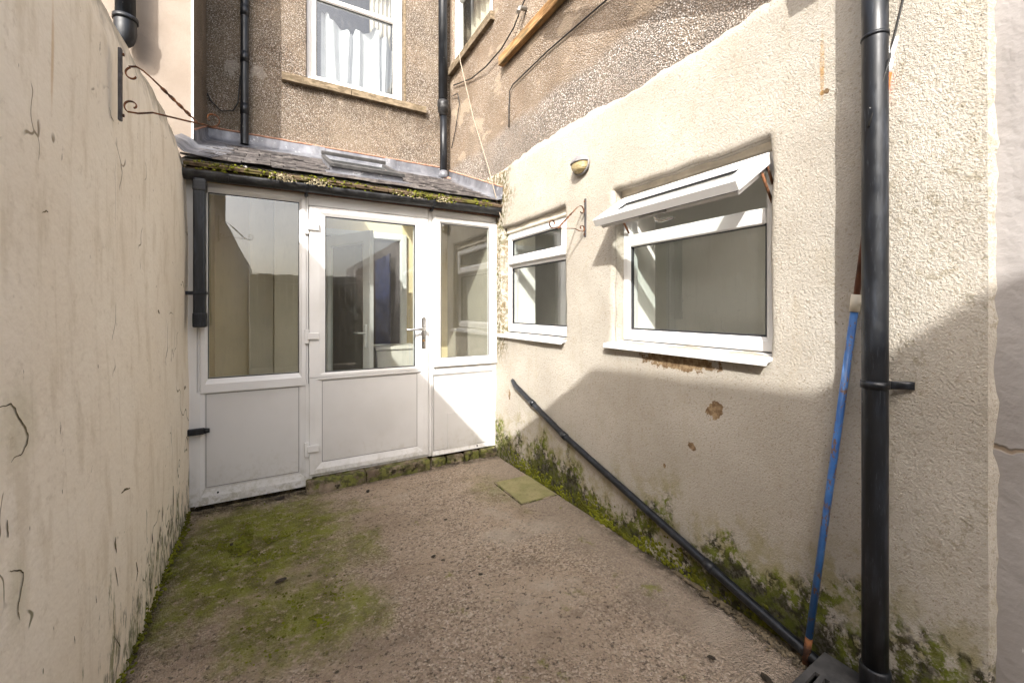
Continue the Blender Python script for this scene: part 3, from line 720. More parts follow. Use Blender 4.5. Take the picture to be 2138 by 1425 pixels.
# --- large kitchen window with the open vent
mp = WING(XR + 0.062)
bm = bm_new(); frame(bm, mp, LW[0]+0.006, LW[1]-0.006, LW[2]+0.008, 2.020, (0.055, 0.055, 0.07, 0.045), -0.065, 0.0)
mpbox(bm, mp, LW[0]+0.061, LW[1]-0.061, 1.712, 1.785, -0.055, -0.003, 0.006)
w = obj('window', bm, M['upvc'], house); w['label'] = 'large white kitchen window with its top vent pushed wide open'
pane(mp, LW[0]+0.055, LW[1]-0.055, 1.20, 1.725, -0.025, 'pane', w)
bm = bm_new(); frame(bm, mp, LW[0]+0.056, LW[1]-0.056, 1.217, 1.718, (0.010, 0.010, 0.010, 0.010), -0.03, -0.014, 0.004); obj('gasket', bm, M['gasket'], w)
bm = bm_new(); mpbox(bm, mp, LW[0]+0.004, LW[1]-0.004, 2.022, 2.066, -0.05, 0.012, 0.005); obj('head_trim', bm, M['trim'], w)
bm = bm_new()
prism(bm, [(0.0, 1.150), (0.0, 1.135), (0.10, 1.118), (0.112, 1.105), (0.112, 1.130)], lambda a, c_: (XR+0.06-a, LW[0]-0.012, c_), lambda a, c_: (XR+0.06-a, LW[1]+0.05, c_), 0.002)
obj('sill', bm, M['upvc'], w)
# open sash: built hanging down from its hinge, then swung out 57 degrees
HX, HZ, A = XR + 0.030, 1.985, R(57)
y0, y1, L_ = LW[0]+0.012, LW[1]-0.050, 0.285
rot = Matrix.Translation((HX, 0, HZ)) @ Matrix.Rotation(A, 4, 'Y') @ Matrix.Translation((-HX, 0, -HZ))
smp = WING(HX)
bm = bm_new(); frame(bm, smp, y0, y1, HZ-L_, HZ, (0.075, 0.075, 0.075, 0.075), -0.022, 0.022, 0.016)
bmesh.ops.transform(bm, matrix=rot, verts=bm.verts); vs = obj('open_vent', bm, M['upvc'], w)
bm = bm_new(); frame(bm, smp, y0+0.022, y1-0.022, HZ-L_+0.022, HZ-0.022, (0.03, 0.03, 0.03, 0.03), -0.048, -0.0225, 0.006)
bmesh.ops.transform(bm, matrix=rot, verts=bm.verts); obj('inner_rebate', bm, M['upvc'], vs)
bm = bm_new(); frame(bm, smp, y0+0.018, y1-0.018, HZ-L_+0.018, HZ-0.018, (0.0035, 0.0035, 0.0035, 0.0035), -0.030, -0.0235, 0.001)
bmesh.ops.transform(bm, matrix=rot, verts=bm.verts); obj('gasket', bm, M['gasket'], vs)
bm = bm_new(); quad(bm, [smp(y0+0.07, HZ-L_+0.07, 0), smp(y1-0.07, HZ-L_+0.07, 0), smp(y1-0.07, HZ-0.07, 0), smp(y0+0.07, HZ-0.07, 0)])
bmesh.ops.transform(bm, matrix=rot, verts=bm.verts); obj('pane', bm, M['glass'], vs)
bm = bm_new(); frame(bm, smp, y0+0.074, y1-0.074, HZ-L_+0.074, HZ-0.074, (0.007, 0.007, 0.007, 0.007), 0.0, 0.007, 0.002)
bmesh.ops.transform(bm, matrix=rot, verts=bm.verts); obj('gasket', bm, M['gasket'], vs)
bm = bm_new()
box(bm, HX+0.030, HX+0.040, 1.37, 1.54, HZ-L_+0.010, HZ-L_+0.022, 0.002)
bmesh.ops.transform(bm, matrix=rot, verts=bm.verts); obj('lock_strip', bm, M['steel'], vs)
bm = bm_new(); tube(bm, [smp(1.46, HZ-L_+0.035, -0.05), smp(1.46, HZ-L_+0.035, -0.075), smp(1.44, HZ-L_+0.035, -0.085), smp(1.36, HZ-L_+0.034, -0.082)], [0.010, 0.010, 0.010, 0.007], 8)
bmesh.ops.transform(bm, matrix=rot, verts=bm.verts); obj('handle', bm, M['chrome'], vs)
for yy in (y0+0.010, y1-0.010):
    bm = bm_new()
    tube(bm, [(HX-0.055, yy, HZ-0.075), (HX+0.025, yy, HZ-0.19)], 0.006, 6); tube(bm, [(HX-0.02, yy, HZ-0.03), (HX+0.03, yy, HZ-0.11)], 0.006, 6)
    obj('stay_arm', bm, M['rust'], w)

# --- lead-grey battens, cables and odds on the wing
bm = bm_new()
box(bm, XR-0.055, XR-0.004, 1.3, 3.32, 3.515, 3.60, 0.005)
for v in bm.verts: v.co.z += 0.02*(3.32-v.co.y)*0.3
tag(obj('timber_batten', bm, M['timber'], None, (XR-0.03, 2.3, 3.51)), 'weathered orange-brown timber batten fixed high along the pebble-dashed wing wall', 'timber')
bm = bm_new(); box(bm, 1.40, 1.45, -0.1, 2.2, 0, 0.10, 0.004)  # unseen beam added for the sloping shadow on the wing wall
for v in bm.verts: v.co.z = v.co.z + 3.84 - (2.18-v.co.y)*0.455
box(bm, 1.42, XR+0.03, 0.10, 0.16, 2.92, 2.97)
tag(obj('shadow_beam', bm, M['timber'], None, (1.43, 1.0, 3.0)), 'unseen sloping beam added above the view to cast a shadow on the wing wall', 'timber')
def wall_cable(name, pts, r, mat, label):
    bm = bm_new(); tube(bm, pts, r, 6); return tag(obj(name, bm, mat, None, pts[0]), label, 'cable')
X_ = XR - 0.012
def sag(pts, n=8):
    out = []
    for (a, c_) in zip(pts[:-1], pts[1:]):
        for i in range(n): out.append(tuple(Vector(a).lerp(Vector(c_), i/n)))
    out.append(pts[-1]); return out
wall_cable('cable', [(X_, 2.60, 4.05), (X_-0.01, 2.92, 3.86), (X_-0.02, 3.08, 3.725), (X_-0.02, 3.3, 3.665), (X_-0.02, 3.62, 3.665), (X_, 4.0, 3.74), (X_, 4.50, 3.90)], 0.006, M['cable'], 'black cable looping across the wing wall below its upper window')
wall_cable('cable', sag([(X_, 1.5, 3.24), (X_, 1.96, 3.25), (X_, 2.61, 3.278), (X_, 3.13, 3.27), (X_, 3.185, 3.24), (X_, 3.20, 3.10), (X_, 3.20, 2.93)], 2), 0.0055, M['cable'], 'thin black cable clipped below the timber batten and turning straight down')
wall_cable('cable', sag([(X_, 4.56, 3.80), (X_-0.01, 4.35, 3.74), (X_-0.01, 4.3, 3.6), (X_, 4.45, 3.35), (X_, 4.56, 3.2)], 3), 0.005, M['cable'], 'short black cable dangling beside the corner soil pipe')
bm = bm_new(); tube(bm, [(XR, 2.93, 3.80), (XR-0.06, 2.93, 3.79), (XR-0.08, 2.92, 3.74)], 0.018, 10)
tag(obj('overflow_pipe', bm, M['steel'], None, (XR, 2.93, 3.8)), 'short grey overflow pipe poking out of the wing wall above the batten', 'pipe')

# ------------------------------------------------------------------ neighbouring house on the left
XN, YN = -0.531, 3.96
nb = thing('neighbour_house', 'smooth pink-cream rendered house front standing forward at upper left beyond the boundary wall', 'house', (-1.5, YN, 0))
bm = bm_new(); quad(bm, [(-6, YN, 0), (XN-0.012, YN, 0), (XN-0.012, YN, 6.6), (-6, YN, 6.6)])
bmesh.ops.subdivide_edges(bm, edges=bm.edges, cuts=2, use_grid_fill=True); obj('front_wall', bm, M['nrender'], nb)
bm = bm_new(); quad(bm, [(XN, YN+0.006, 0), (XN, YF+0.06, 0), (XN, YF+0.06, 6.6), (XN, YN+0.006, 6.6)]); obj('return_wall', bm, M['pebble'], nb)
bm = bm_new(); box(bm, XN-0.014, XN+0.001, YN-0.004, YN+0.012, 0, 6.6, 0.002); obj('corner_bead', bm, M['upvc'], nb)
bm = bm_new(); box(bm, -6, XN, YN-0.1, YF+3, 6.6, 6.7); obj('roof', bm, M['slate'], nb)
# neighbour's soil pipe
sp = thing('soil_pipe', 'black soil pipe with domed capped foot on the pink-cream neighbouring house', 'drainpipe', (-0.90, YN-0.10, 3.1))
px_, py_ = -0.897, YN-0.105
bm = bm_new(); tube(bm, [(px_, py_, 3.34), (px_, py_, 6.5)], 0.055, 24); obj('pipe', bm, M['blackpl'], sp)
bm = bm_new(); prof = [(0.062, 3.345), (0.062, 3.28), (0.061, 3.25), (0.055, 3.215), (0.043, 3.185), (0.025, 3.165), (0.0, 3.158)]
rings = []
for r_, z in prof[:-1]: rings.append([bm.verts.new((px_+r_*math.cos(2*math.pi*k/24), py_+r_*math.sin(2*math.pi*k/24), z)) for k in range(24)])
tip = bm.verts.new((px_, py_, prof[-1][1]))
for i in range(len(rings)-1):
    for k in range(24): bm.faces.new([rings[i][k], rings[i][(k+1) % 24], rings[i+1][(k+1) % 24], rings[i+1][k]]).smooth = True
for k in range(24): bm.faces.new([rings[-1][k], rings[-1][(k+1) % 24], tip]).smooth = True
obj('end_cap', bm, M['blackpl'], sp)
bm = bm_new(); tube(bm, [(px_, py_, 3.335), (px_, py_, 3.365)], 0.070, 24); obj('collar', bm, M['blackpl'], sp)

# ------------------------------------------------------------------ unseen building added beyond the left wall, roofline shaped to shade the yard
XC = -1.2; T = XR - XC
prof = [(2.75, 0), (2.75, 2.035+1.127*1.2), (-0.12, 2.035+1.127*1.2), (-0.15, 0.02-SM*T), (2.093-SK*T, 0.953-SM*T), (0.84-SK*T, 1.005-SM*T), (0.375-SK*T, 1.335-SM*T),
        (0.33-SK*T, 1.35-SM*T), (0.328-SK*T, 1.41-SM*T), (0.30-SK*T, 1.415-SM*T), (0.298-SK*T, 1.47-SM*T), (-7.5, 1.48-SM*T), (-7.5, 0)]
bm = bm_new(); prism(bm, prof, lambda a, c_: (XC, a, c_), lambda a, c_: (-4.2, a, c_))
tag(obj('shade_building', bm, M['nrender'], None, (-2.5, -2, 0)), 'unseen neighbouring building added beyond the left boundary wall, its roofline shaped to shade the yard', 'building')

# ------------------------------------------------------------------ left boundary wall
bm = bm_new()
profz = [(-0.480, -0.1)]
for i in range(1, 76): profz.append((-0.480 - 0.018*(i/75)*2.28/2.1, -0.1 + 2.36*i/75))
profz += [(-0.503, 2.29), (-0.508, 2.32), (-0.515, 2.36), (-0.524, 2.40), (-0.536, 2.44), (-0.552, 2.47), (-0.575, 2.49), (-0.61, 2.50), (-0.70, 2.51), (-0.76, 2.49), (-0.77, 2.4), (-0.77, 0)]
ys = [-6 + 0.25*i for i in range(0, 20)] + [-1.0 + 0.04*i for i in range(0, 125)]
ys = [y for y in ys if y <= 3.955] + [3.955]
pr = None
for y in ys:
    cur = []
    for (x, z) in profz:
        d = 0.016*mn.noise(Vector((y*1.1, z*1.1, 11))) + 0.004*mn.noise(Vector((y*4, z*3, 3)))
        zz = z
        if z > 2.30: zz += 0.020*mn.noise(Vector((y*2.2, 1, 0)))+0.010*mn.noise(Vector((y*9, z*9, 2))); d += 0.010*mn.noise(Vector((y*8, z*8, 5)))
        if z > 2.0 and y > 3.0 and x < -0.49:
            zz -= (y-3.0)*0.16*min(1, (z-2.0)/0.4)
        cur.append(bm.verts.new((x + d, y, zz)))
    if pr:
        for k in range(len(cur)-1): bm.faces.new([pr[k], pr[k+1], cur[k+1], cur[k]]).smooth = True
    pr = cur
wall = tag(obj('boundary_wall', bm, M['boundary'], None, (-0.62, 0, 0)), 'tall smooth cream boundary wall with flaking paint along the left of the yard', 'wall')

def wall_x(y, z):
    return -0.480 - 0.018*((z+0.1)/2.36)*2.28/2.1 + 0.016*mn.noise(Vector((y*1.1, z*1.1, 11))) + 0.004*mn.noise(Vector((y*4, z*3, 3)))
def crack(pts, w, lift=0.0, side=1):
    P = []
    for a, c_ in zip(pts[:-1], pts[1:]):
        for i in range(5):
            t = i/5; y, z = a[0]+(c_[0]-a[0])*t, a[1]+(c_[1]-a[1])*t
            P.append((y + 0.003*mn.noise(Vector((y*90, z*90, 1))), z + 0.003*mn.noise(Vector((y*90, z*90, 7)))))
    P.append(pts[-1])
    bm = bm_new(); fl_ = bm_new(); pr = None; pf = None; n = len(P)
    for i, (y, z) in enumerate(P):
        a, c_ = P[max(0, i-1)], P[min(n-1, i+1)]; d = Vector((c_[0]-a[0], c_[1]-a[1])).normalized(); q = Vector((-d.y, d.x))
        ww = w*(0.25 + 0.75*math.sin(math.pi*(i+0.5)/n))*(0.7+0.7*abs(mn.noise(Vector((y*60, z*60, 4)))))
        x = wall_x(y, z) + 0.0012
        cur = [bm.verts.new((x, y+q.x*ww, z+q.y*ww)), bm.verts.new((x, y-q.x*ww, z-q.y*ww))]
        if pr: bm.faces.new([pr[0], cur[0], cur[1], pr[1]])
        pr = cur
        if lift:
            e1 = lift*math.sin(math.pi*(i+0.5)/n); wd = 0.022+0.010*mn.noise(Vector((y*20, z*20, 0)))
            cf = [fl_.verts.new((x+e1, y+side*q.x*ww*0.9, z+side*q.y*ww*0.9)), fl_.verts.new((x-0.001, y+side*q.x*(ww+wd), z+side*q.y*(ww+wd)))]
            if pf: fl_.faces.new([pf[0], cf[0], cf[1], pf[1]]).smooth = True
            pf = cf
    obj('crack', bm, M['crack'], wall, origin=(-0.62, 0, 0))
    if lift: obj('lifted_paint', fl_, M['boundary'], wall, origin=(-0.62, 0, 0))
    else: fl_.free()
M['crack'] = plain('dirt_filled_crack', (0.105, 0.085, 0.040), 0.95, 0.7, 60)
crack([(1.24, 1.143), (1.262, 1.141), (1.297, 1.139), (1.312, 1.127), (1.322, 1.11), (1.336, 1.093), (1.356, 1.072), (1.366, 1.053), (1.36, 1.038), (1.346, 1.026), (1.332, 1.02), (1.307, 1.023), (1.294, 1.016)], 0.0026)
crack([(1.279, 0.792), (1.307, 0.78), (1.332, 0.762), (1.328, 0.744), (1.32, 0.728), (1.31, 0.708), (1.305, 0.691), (1.312, 0.669)], 0.0024)
crack([(1.914, 0.224), (1.984, 0.143), (1.974, 0.1), (1.914, 0.07)], 0.003)
for pts, w in (([(1.948, 0.55), (1.939, 0.53), (1.953, 0.49)], 0.008), ([(2.173, 0.34), (2.193, 0.292), (2.167, 0.268)], 0.007), ([(1.934, 0.45), (1.958, 0.37)], 0.004), ([(1.276, 0.903), (1.277, 0.865)], 0.003),
               ([(2.01, 0.676), (2.054, 0.674), (2.106, 0.658)], 0.006), ([(2.037, 1.891), (2.026, 1.836), (2.037, 1.751), (2.032, 1.628)], 0.0014), ([(1.999, 2.008), (1.974, 2.015), (1.953, 2.04)], 0.003),
               ([(1.458, 1.575), (1.478, 1.584), (1.491, 1.583)], 0.0035), ([(2.674, 1.328), (2.644, 1.333), (2.684, 1.316)], 0.007), ([(1.596, 0.441), (1.599, 0.419)], 0.003), ([(1.751, 0.46), (1.759, 0.433)], 0.003),
               ([(2.427, 0.335), (2.443, 0.284)], 0.010), ([(2.605, 0.287), (2.585, 0.226)], 0.012), ([(2.814, 0.204), (2.792, 0.165)], 0.012), ([(2.31, 0.10), (2.348, 0.063)], 0.008), ([(2.66, 0.36), (2.65, 0.29)], 0.010), ([(2.95, 0.36), (2.94, 0.22)], 0.014)):
    crack(pts, w*0.8)

# ------------------------------------------------------------------ porch
porch = thing('porch', 'white glazed lean-to porch with slate roof between the boundary wall and the wing', 'porch', (0.66, 3.9, 0))
YP = 3.45
mp = PORCH(YP)
# left screen
bm = bm_new(); frame(bm, mp, -0.428, 0.208, 0.78, 2.19, (0.044, 0.050, 0.094, 0.066), -0.06, 0.0, 0.018)
ls = obj('side_screen', bm, M['upvc'], porch); ls['label'] = 'left glazed screen of the porch with solid lower panel'
bm = bm_new(); frame(bm, mp, -0.428, 0.208, 0.078, 0.778, (0.030, 0.048, 0.062, 0.010), -0.06, 0.0, 0.018); obj('lower_frame', bm, M['upvc'], ls)
bm = bm_new(); mpbox(bm, mp, -0.41, 0.17, 0.12, 0.776, -0.04, -0.016); obj('lower_panel', bm, M['panel'], ls)
pane(mp, -0.40, 0.17, 0.86, 2.14, -0.022, 'pane', ls)
bm = bm_new(); frame(bm, mp, -0.388, 0.162, 0.870, 2.128, (0.005,)*4, -0.03, -0.016, 0.002); obj('gasket', bm, M['gasket'], ls)
# filler board by the boundary wall
bm = bm_new(); mpbox(bm, mp, -0.512, -0.445, 0.03, 2.20, -0.05, -0.004, 0.003); mpbox(bm, mp, -0.4435, -0.4295, 0.036, 2.19, -0.05, -0.012, 0.002); obj('filler_board', bm, M['upvc'], porch)
# door frame, then door
bm = bm_new()
mpbox(bm, mp, 0.2095, 0.222, 0.085, 2.19, -0.07, -0.003, 0.002); mpbox(bm, mp, 1.146, 1.174, 0.085, 2.20, -0.07, -0.002, 0.003); mpbox(bm, mp, 0.2225, 1.1455, 2.112, 2.20, -0.07, -0.006, 0.004)
mpbox(bm, mp, 0.2225, 1.1455, 0.086, 0.100, -0.07, -0.002, 0.003)
obj('door_frame', bm, M['upvc'], porch)
bm = bm_new()
frame(bm, mp, 0.2265, 1.1410, 0.828, 2.1065, (0.115, 0.115, 0.036, 0.066), -0.055, 0.012, 0.014)
door = obj('door', bm, M['upvc'], porch); door['label'] = 'half-glazed white door in the middle of the porch'
bm = bm_new(); frame(bm, mp, 0.2265, 1.1410, 0.1055, 0.826, (0.090, 0.096, 0.085, 0.026), -0.055, 0.012, 0.014); obj('lower_frame', bm, M['upvc'], door)
bm = bm_new(); frame(bm, mp, 0.2195, 1.1475, 0.098, 2.1135, (0.03,)*4, -0.050, -0.022, 0.004); obj('shade_line', bm, M['gasket'], door)  # black ring behind the door gap stands for the shade in it
bm = bm_new(); mpbox(bm, mp, 0.30, 1.06, 0.17, 0.82, -0.04, -0.002); obj('lower_panel', bm, M['panel'], door)
pane(mp, 0.32, 1.04, 0.85, 2.06, -0.008, 'pane', door)
bm = bm_new(); frame(bm, mp, 0.3375, 1.031, 0.862, 2.042, (0.006,)*4, -0.014, 0.0, 0.002); obj('gasket', bm, M['gasket'], door)
bm = bm_new(); mpbox(bm, mp, 1.079, 1.111, 1.010, 1.272, 0.012, 0.021, 0.008, 2); hp = obj('handle_plate', bm, M['chrome'], door)
bm = bm_new()
tube(bm, [mp(1.096, 1.174, 0.018), mp(1.096, 1.174, 0.052), mp(1.088, 1.174, 0.060), mp(1.05, 1.174, 0.060), mp(0.97, 1.170, 0.057), mp(0.935, 1.176, 0.050)], [0.010, 0.010, 0.011, 0.010, 0.008, 0.006], 10); obj('lever', bm, M['chrome'], hp)
bm = bm_new(); tube(bm, [mp(1.095, 1.075, 0.018), mp(1.095, 1.075, 0.026)], 0.009, 12); obj('keyhole', bm, M['brass'], hp)
bm = bm_new()
mpbox(bm, mp, 0.196, 0.224, 1.895, 2.000, 0.0, 0.020, 0.004, 2); mpbox(bm, mp, 0.212, 0.292, 1.926, 1.975, 0.0125, 0.030, 0.005, 2)
h1 = obj('hinge', bm, M['upvc'], door)
for dz in (-0.81, -1.645): copy_at(h1, door, (0, 0, dz))
# right screen
bm = bm_new(); frame(bm, mp, 1.1765, 1.800, 0.786, 2.19, (0.05, 0.04, 0.05, 0.055), -0.06, 0.0)
rs = obj('side_screen', bm, M['upvc'], porch); rs['label'] = 'right glazed screen of the porch with opening window over a cut lower panel'
bm = bm_new(); frame(bm, mp, 1.1815, 1.794, 0.844, 2.125, (0.074, 0.084, 0.076, 0.048), -0.02, 0.024, 0.016); obj('sash', bm, M['upvc'], rs)
pane(mp, 1.24, 1.73, 0.90, 2.09, 0.004, 'pane', rs)
bm = bm_new(); frame(bm, mp, 1.2525, 1.7145, 0.9165, 2.0785, (0.005,)*4, 0.0, 0.008, 0.002); obj('gasket', bm, M['gasket'], rs)
bm = bm_new(); frame(bm, mp, 1.1765, 1.800, 0.080, 0.784, (0.018, 0.040, 0.042, 0.022), -0.06, 0.0, 0.014); obj('lower_frame', bm, M['upvc'], rs)
bm = bm_new(); mpbox(bm, mp, 1.19, 1.77, 0.11, 0.77, -0.04, -0.013); obj('lower_panel', bm, M['panel'], rs)
bm = bm_new(); mpbox(bm, mp, 1.318, 1.600, 0.118, 0.430, -0.012, -0.007, 0.0015); obj('cut_panel', bm, M['panel'], rs)
for (u, z) in ((-0.33, 0.100), (1.60, 0.106)):
    bm = bm_new(); tube(bm, [mp(u, z, -0.004), mp(u, z, 0.0025)], 0.006, 8); obj('drain_hole', bm, M['gasket'], porch)
for (a0, a1, b0, b1, dd, par) in ((-0.399, 0.161, 0.139, 0.769, -0.014, ls), (0.3155, 1.0460, 0.1895, 0.801, -0.0005, door), (1.1935, 1.7610, 0.121, 0.763, -0.0115, rs)):
    bm = bm_new(); frame(bm, mp, a0, a1, b0, b1, (0.0035,)*4, dd-0.006, dd, 0.001); obj('bead_shadow_line', bm, M['shade_line'], par)  # grey rings paint the shadow line along each panel's bead
# masonry below
bm = bm_new(); box(bm, 0.205, 0.62, 3.372, 3.50, -0.02, 0.078, 0.012, 2)
for v in bm.verts: v.co += Vector((0.3, 1, 0.6))*0.010*mn.noise(v.co*13)
obj('step_block', bm, M['mossy'], porch)
bm = bm_new(); box(bm, 0.624, 1.135, 3.376, 3.50, -0.02, 0.082, 0.012, 2)
for v in bm.verts: v.co += Vector((0.3, 1, 0.6))*0.010*mn.noise(v.co*13)
obj('step_block', bm, M['mossy'], porch)
bm = bm_new(); box(bm, -0.50, 1.80, 3.475, 3.60, -0.02, 0.077); obj('plinth', bm, M['soil'], porch)
bx_ = [1.16, 1.30, 1.47, 1.62, 1.80]
for a, c_ in zip(bx_[:-1], bx_[1:]):
    bm = bm_new(); box(bm, a+0.006, c_-0.006, 3.43+random.uniform(-0.01, 0.012), 3.50, -0.02, 0.07+random.uniform(-0.012, 0.004), 0.014, 2)
    bmesh.ops.subdivide_edges(bm, edges=bm.edges, cuts=1)
    for v in bm.verts: v.co += Vector((0.4, 1, 0.7))*0.016*mn.noise(v.co*19)
    obj('plinth_stone', bm, M['mossy'], porch)
# roof: deck, rafters' underside, slates
RS = 0.417; RY, RZ = 3.335, 2.30
rz = lambda y: RZ + RS*(y-RY)
SKX0, SKX1, SKY0, SKY1 = 0.44, 0.92, 3.66, 4.30
def slope_box(bm, x0, x1, y0, y1, t0, t1, bev=0.0):
    P = []
    t = bmesh.new()
    for x in (x0, x1):
        for y in (y0, y1):
            for k in (t0, t1): P.append(t.verts.new((x, y - k*RS*0.92, rz(y) + k*0.92)))
    for f in ((0, 1, 3, 2), (4, 6, 7, 5), (0, 4, 5, 1), (2, 3, 7, 6), (0, 2, 6, 4), (1, 5, 7, 3)): t.faces.new([P[i] for i in f])
    bmesh.ops.recalc_face_normals(t, faces=t.faces)
    if bev: bmesh.ops.bevel(t, geom=list(t.edges), offset=bev, segments=1, affect='EDGES')
    join(bm, t)
bm = bm_new()
slope_box(bm, -0.52, SKX0, 3.40, 4.67, -0.05, -0.012); slope_box(bm, SKX1, 1.80, 3.40, 4.67, -0.05, -0.012)
slope_box(bm, SKX0, SKX1, 3.40, SKY0, -0.05, -0.012); slope_box(bm, SKX0, SKX1, SKY1, 4.67, -0.05, -0.012)
obj('roof_deck', bm, M['plaster'], porch)
bm = bm_new(); box(bm, -0.50, 1.79, 3.40, 3.425, 2.185, 2.29, 0.003); obj('fascia', bm, M['fence'], porch)
# slates
TW, TL, G = 0.166, 0.20, 0.098
tm = []
for k in range(4):
    t = bmesh.new()
    r_ = bmesh.ops.create_cube(t, size=1)
    bmesh.ops.transform(t, matrix=Matrix.Diagonal((TW-0.004, TL, 0.011, 1)), verts=t.verts)
    bmesh.ops.subdivide_edges(t, edges=[e for e in t.edges if abs(e.verts[0].co.x-e.verts[1].co.x) > 0.05], cuts=3)
    for v in t.verts:
        if v.co.y < 0: v.co.y += 0.006*mn.noise(Vector((v.co.x*40, k*3.1, 0))); v.co.z += 0.0025*mn.noise(Vector((v.co.x*25, k*5.3, 1)))
    me = bpy.data.meshes.new('slate'); t.to_mesh(me); t.free(); me.materials.append(M['slate']); tm.append(me)
ang = math.atan(RS)
cnt = 0
for row in range(0, 13):
    yb = RY + 0.012 + row*G*math.cos(ang)
    off = (row % 2)*TW/2
    for k in range(-1, 15):
        x = -0.52 + TW/2 + k*TW + off
        if x < -0.45 or x > 1.74: continue
        yc = yb + TL/2*math.cos(ang)
        if yc + TL/2*math.cos(ang) > 4.74: continue
        if SKX0-0.02 < x < SKX1+0.02 and SKY0-0.06 < yc < SKY1+0.02: continue
        s = bpy.data.objects.new('slate', tm[cnt % 4]); COL.objects.link(s); s.parent = porch; cnt += 1
        s.location = Vector((x + random.uniform(-0.004, 0.004), yc - (0.03*random.random() if random.random() < 0.15 else 0), rz(yc) + 0.011 + random.uniform(-0.001, 0.004))) - ORIG[porch.name]
        s.rotation_euler = (ang - 0.105 + random.uniform(-0.035, 0.020), random.uniform(-0.030, 0.030), random.uniform(-0.05, 0.05))
# thick mossy eave course
x = -0.50
while x < 1.78:
    wd = random.uniform(0.22, 0.34); x2 = min(x+wd, 1.79)
    bm = bm_new(); slope_box(bm, x+0.002, x2-0.002, RY-0.035+random.uniform(-0.008, 0.008), RY+0.12, -0.040, -0.016, 0.003)
    slope_box(bm, x+0.01, x2-0.012, RY-0.018+random.uniform(-0.006, 0.012), RY+0.12, -0.072, -0.050, 0.003)
    bmesh.ops.subdivide_edges(bm, edges=bm.edges, cuts=1)
    for v in bm.verts: v.co += Vector((0, 1, 0.6))*0.006*mn.noise(v.co*17)
    obj('eave_tile', bm, M['eave'], porch); x = x2
# moss and debris lying along the eave
def clumps(name, mat, spots, parent=None, label=None, cat=None):
    bm = bm_new()
    for (c_, r_, sq) in spots:
        t = bmesh.new(); bmesh.ops.create_icosphere(t, subdivisions=1, radius=r_)
        for v in t.verts: v.co += v.co.normalized()*r_*0.5*mn.noise(v.co*60/max(r_, .004)*0.02 + Vector(c_)*9)
        join(bm, t, Matrix.Translation(c_) @ Matrix.Diagonal((1, 1, sq, 1)))
    o_ = obj(name, bm, mat, parent); o_['kind'] = 'stuff'
    if label: o_['label'] = label
    return o_
sp_ = []
for cx_, n_, wd in ((-0.32, 70, 0.13), (-0.05, 40, 0.16), (0.35, 110, 0.22), (1.05, 100, 0.18), (1.28, 60, 0.1), (1.6, 40, 0.1), (0.7, 40, 0.3)):
    for i in range(n_):
        x = random.gauss(cx_, wd*0.5); y = RY - 0.035 + random.uniform(-0.012, 0.05)
        if -0.48 < x < 1.76: sp_.append(((x, y, rz(y)-0.012+random.uniform(-0.045, 0.012)), random.uniform(0.003, 0.011), 0.7))
clumps('eave_moss', M['moss'], sp_, porch)
sp_ = []
for cx_, n_, wd in ((0.06, 120, 0.06), (0.28, 120, 0.06), (1.22, 70, 0.07), (0.95, 40, 0.1)):
    for i in range(n_):
        x = random.gauss(cx_, wd*0.6); y = RY - 0.04 + random.uniform(-0.015, 0.03)
        sp_.append(((x, y, rz(y)-0.03+random.uniform(-0.03, 0.012)), random.uniform(0.003, 0.008), 0.8))
clumps('eave_debris', M['debris'], sp_, porch)
# skylight
slx = thing('skylight', 'small grey framed roof light tilted open in the slates of the porch roof', 'skylight', (0.68, 4.0, rz(4.0)))
bm = bm_new()
for a in ((SKX0-0.045, SKX1+0.045, SKY0-0.05, SKY0), (SKX0-0.045, SKX1+0.045, SKY1, SKY1+0.05)): slope_box(bm, *a, -0.02, 0.055, 0.004)
for a in ((SKX0-0.045, SKX0, SKY0, SKY1), (SKX1, SKX1+0.045, SKY0, SKY1)): slope_box(bm, *a, -0.02, 0.054, 0.004)
obj('kerb', bm, M['lead'], slx)
bm = bm_new()
slope_box(bm, SKX0-0.055, SKX1+0.055, SKY0-0.062, SKY0-0.012, 0.060, 0.090, 0.004); slope_box(bm, SKX0-0.055, SKX1+0.055, SKY1+0.012, SKY1+0.062, 0.085, 0.118, 0.004)
slope_box(bm, SKX0-0.055, SKX0-0.02, SKY0-0.012, SKY1+0.012, 0.060, 0.085, 0.004); slope_box(bm, SKX1+0.02, SKX1+0.055, SKY0-0.012, SKY1+0.012, 0.060, 0.085, 0.004)
obj('frame', bm, M['grate'], slx)
bm = bm_new()
P = [(SKX0-0.02, SKY0-0.012), (SKX1+0.02, SKY0-0.012), (SKX1+0.02, SKY1+0.012), (SKX0-0.02, SKY1+0.012)]
quad(bm, [(x, y, rz(y)+0.072) for x, y in P]); obj('pane', bm, M['glass'], slx)
bm = bm_new(); slope_box(bm, SKX0-0.09, SKX1+0.09, SKY0-0.17, SKY0-0.045, 0.022, 0.026); obj('apron', bm, M['lead'], slx)
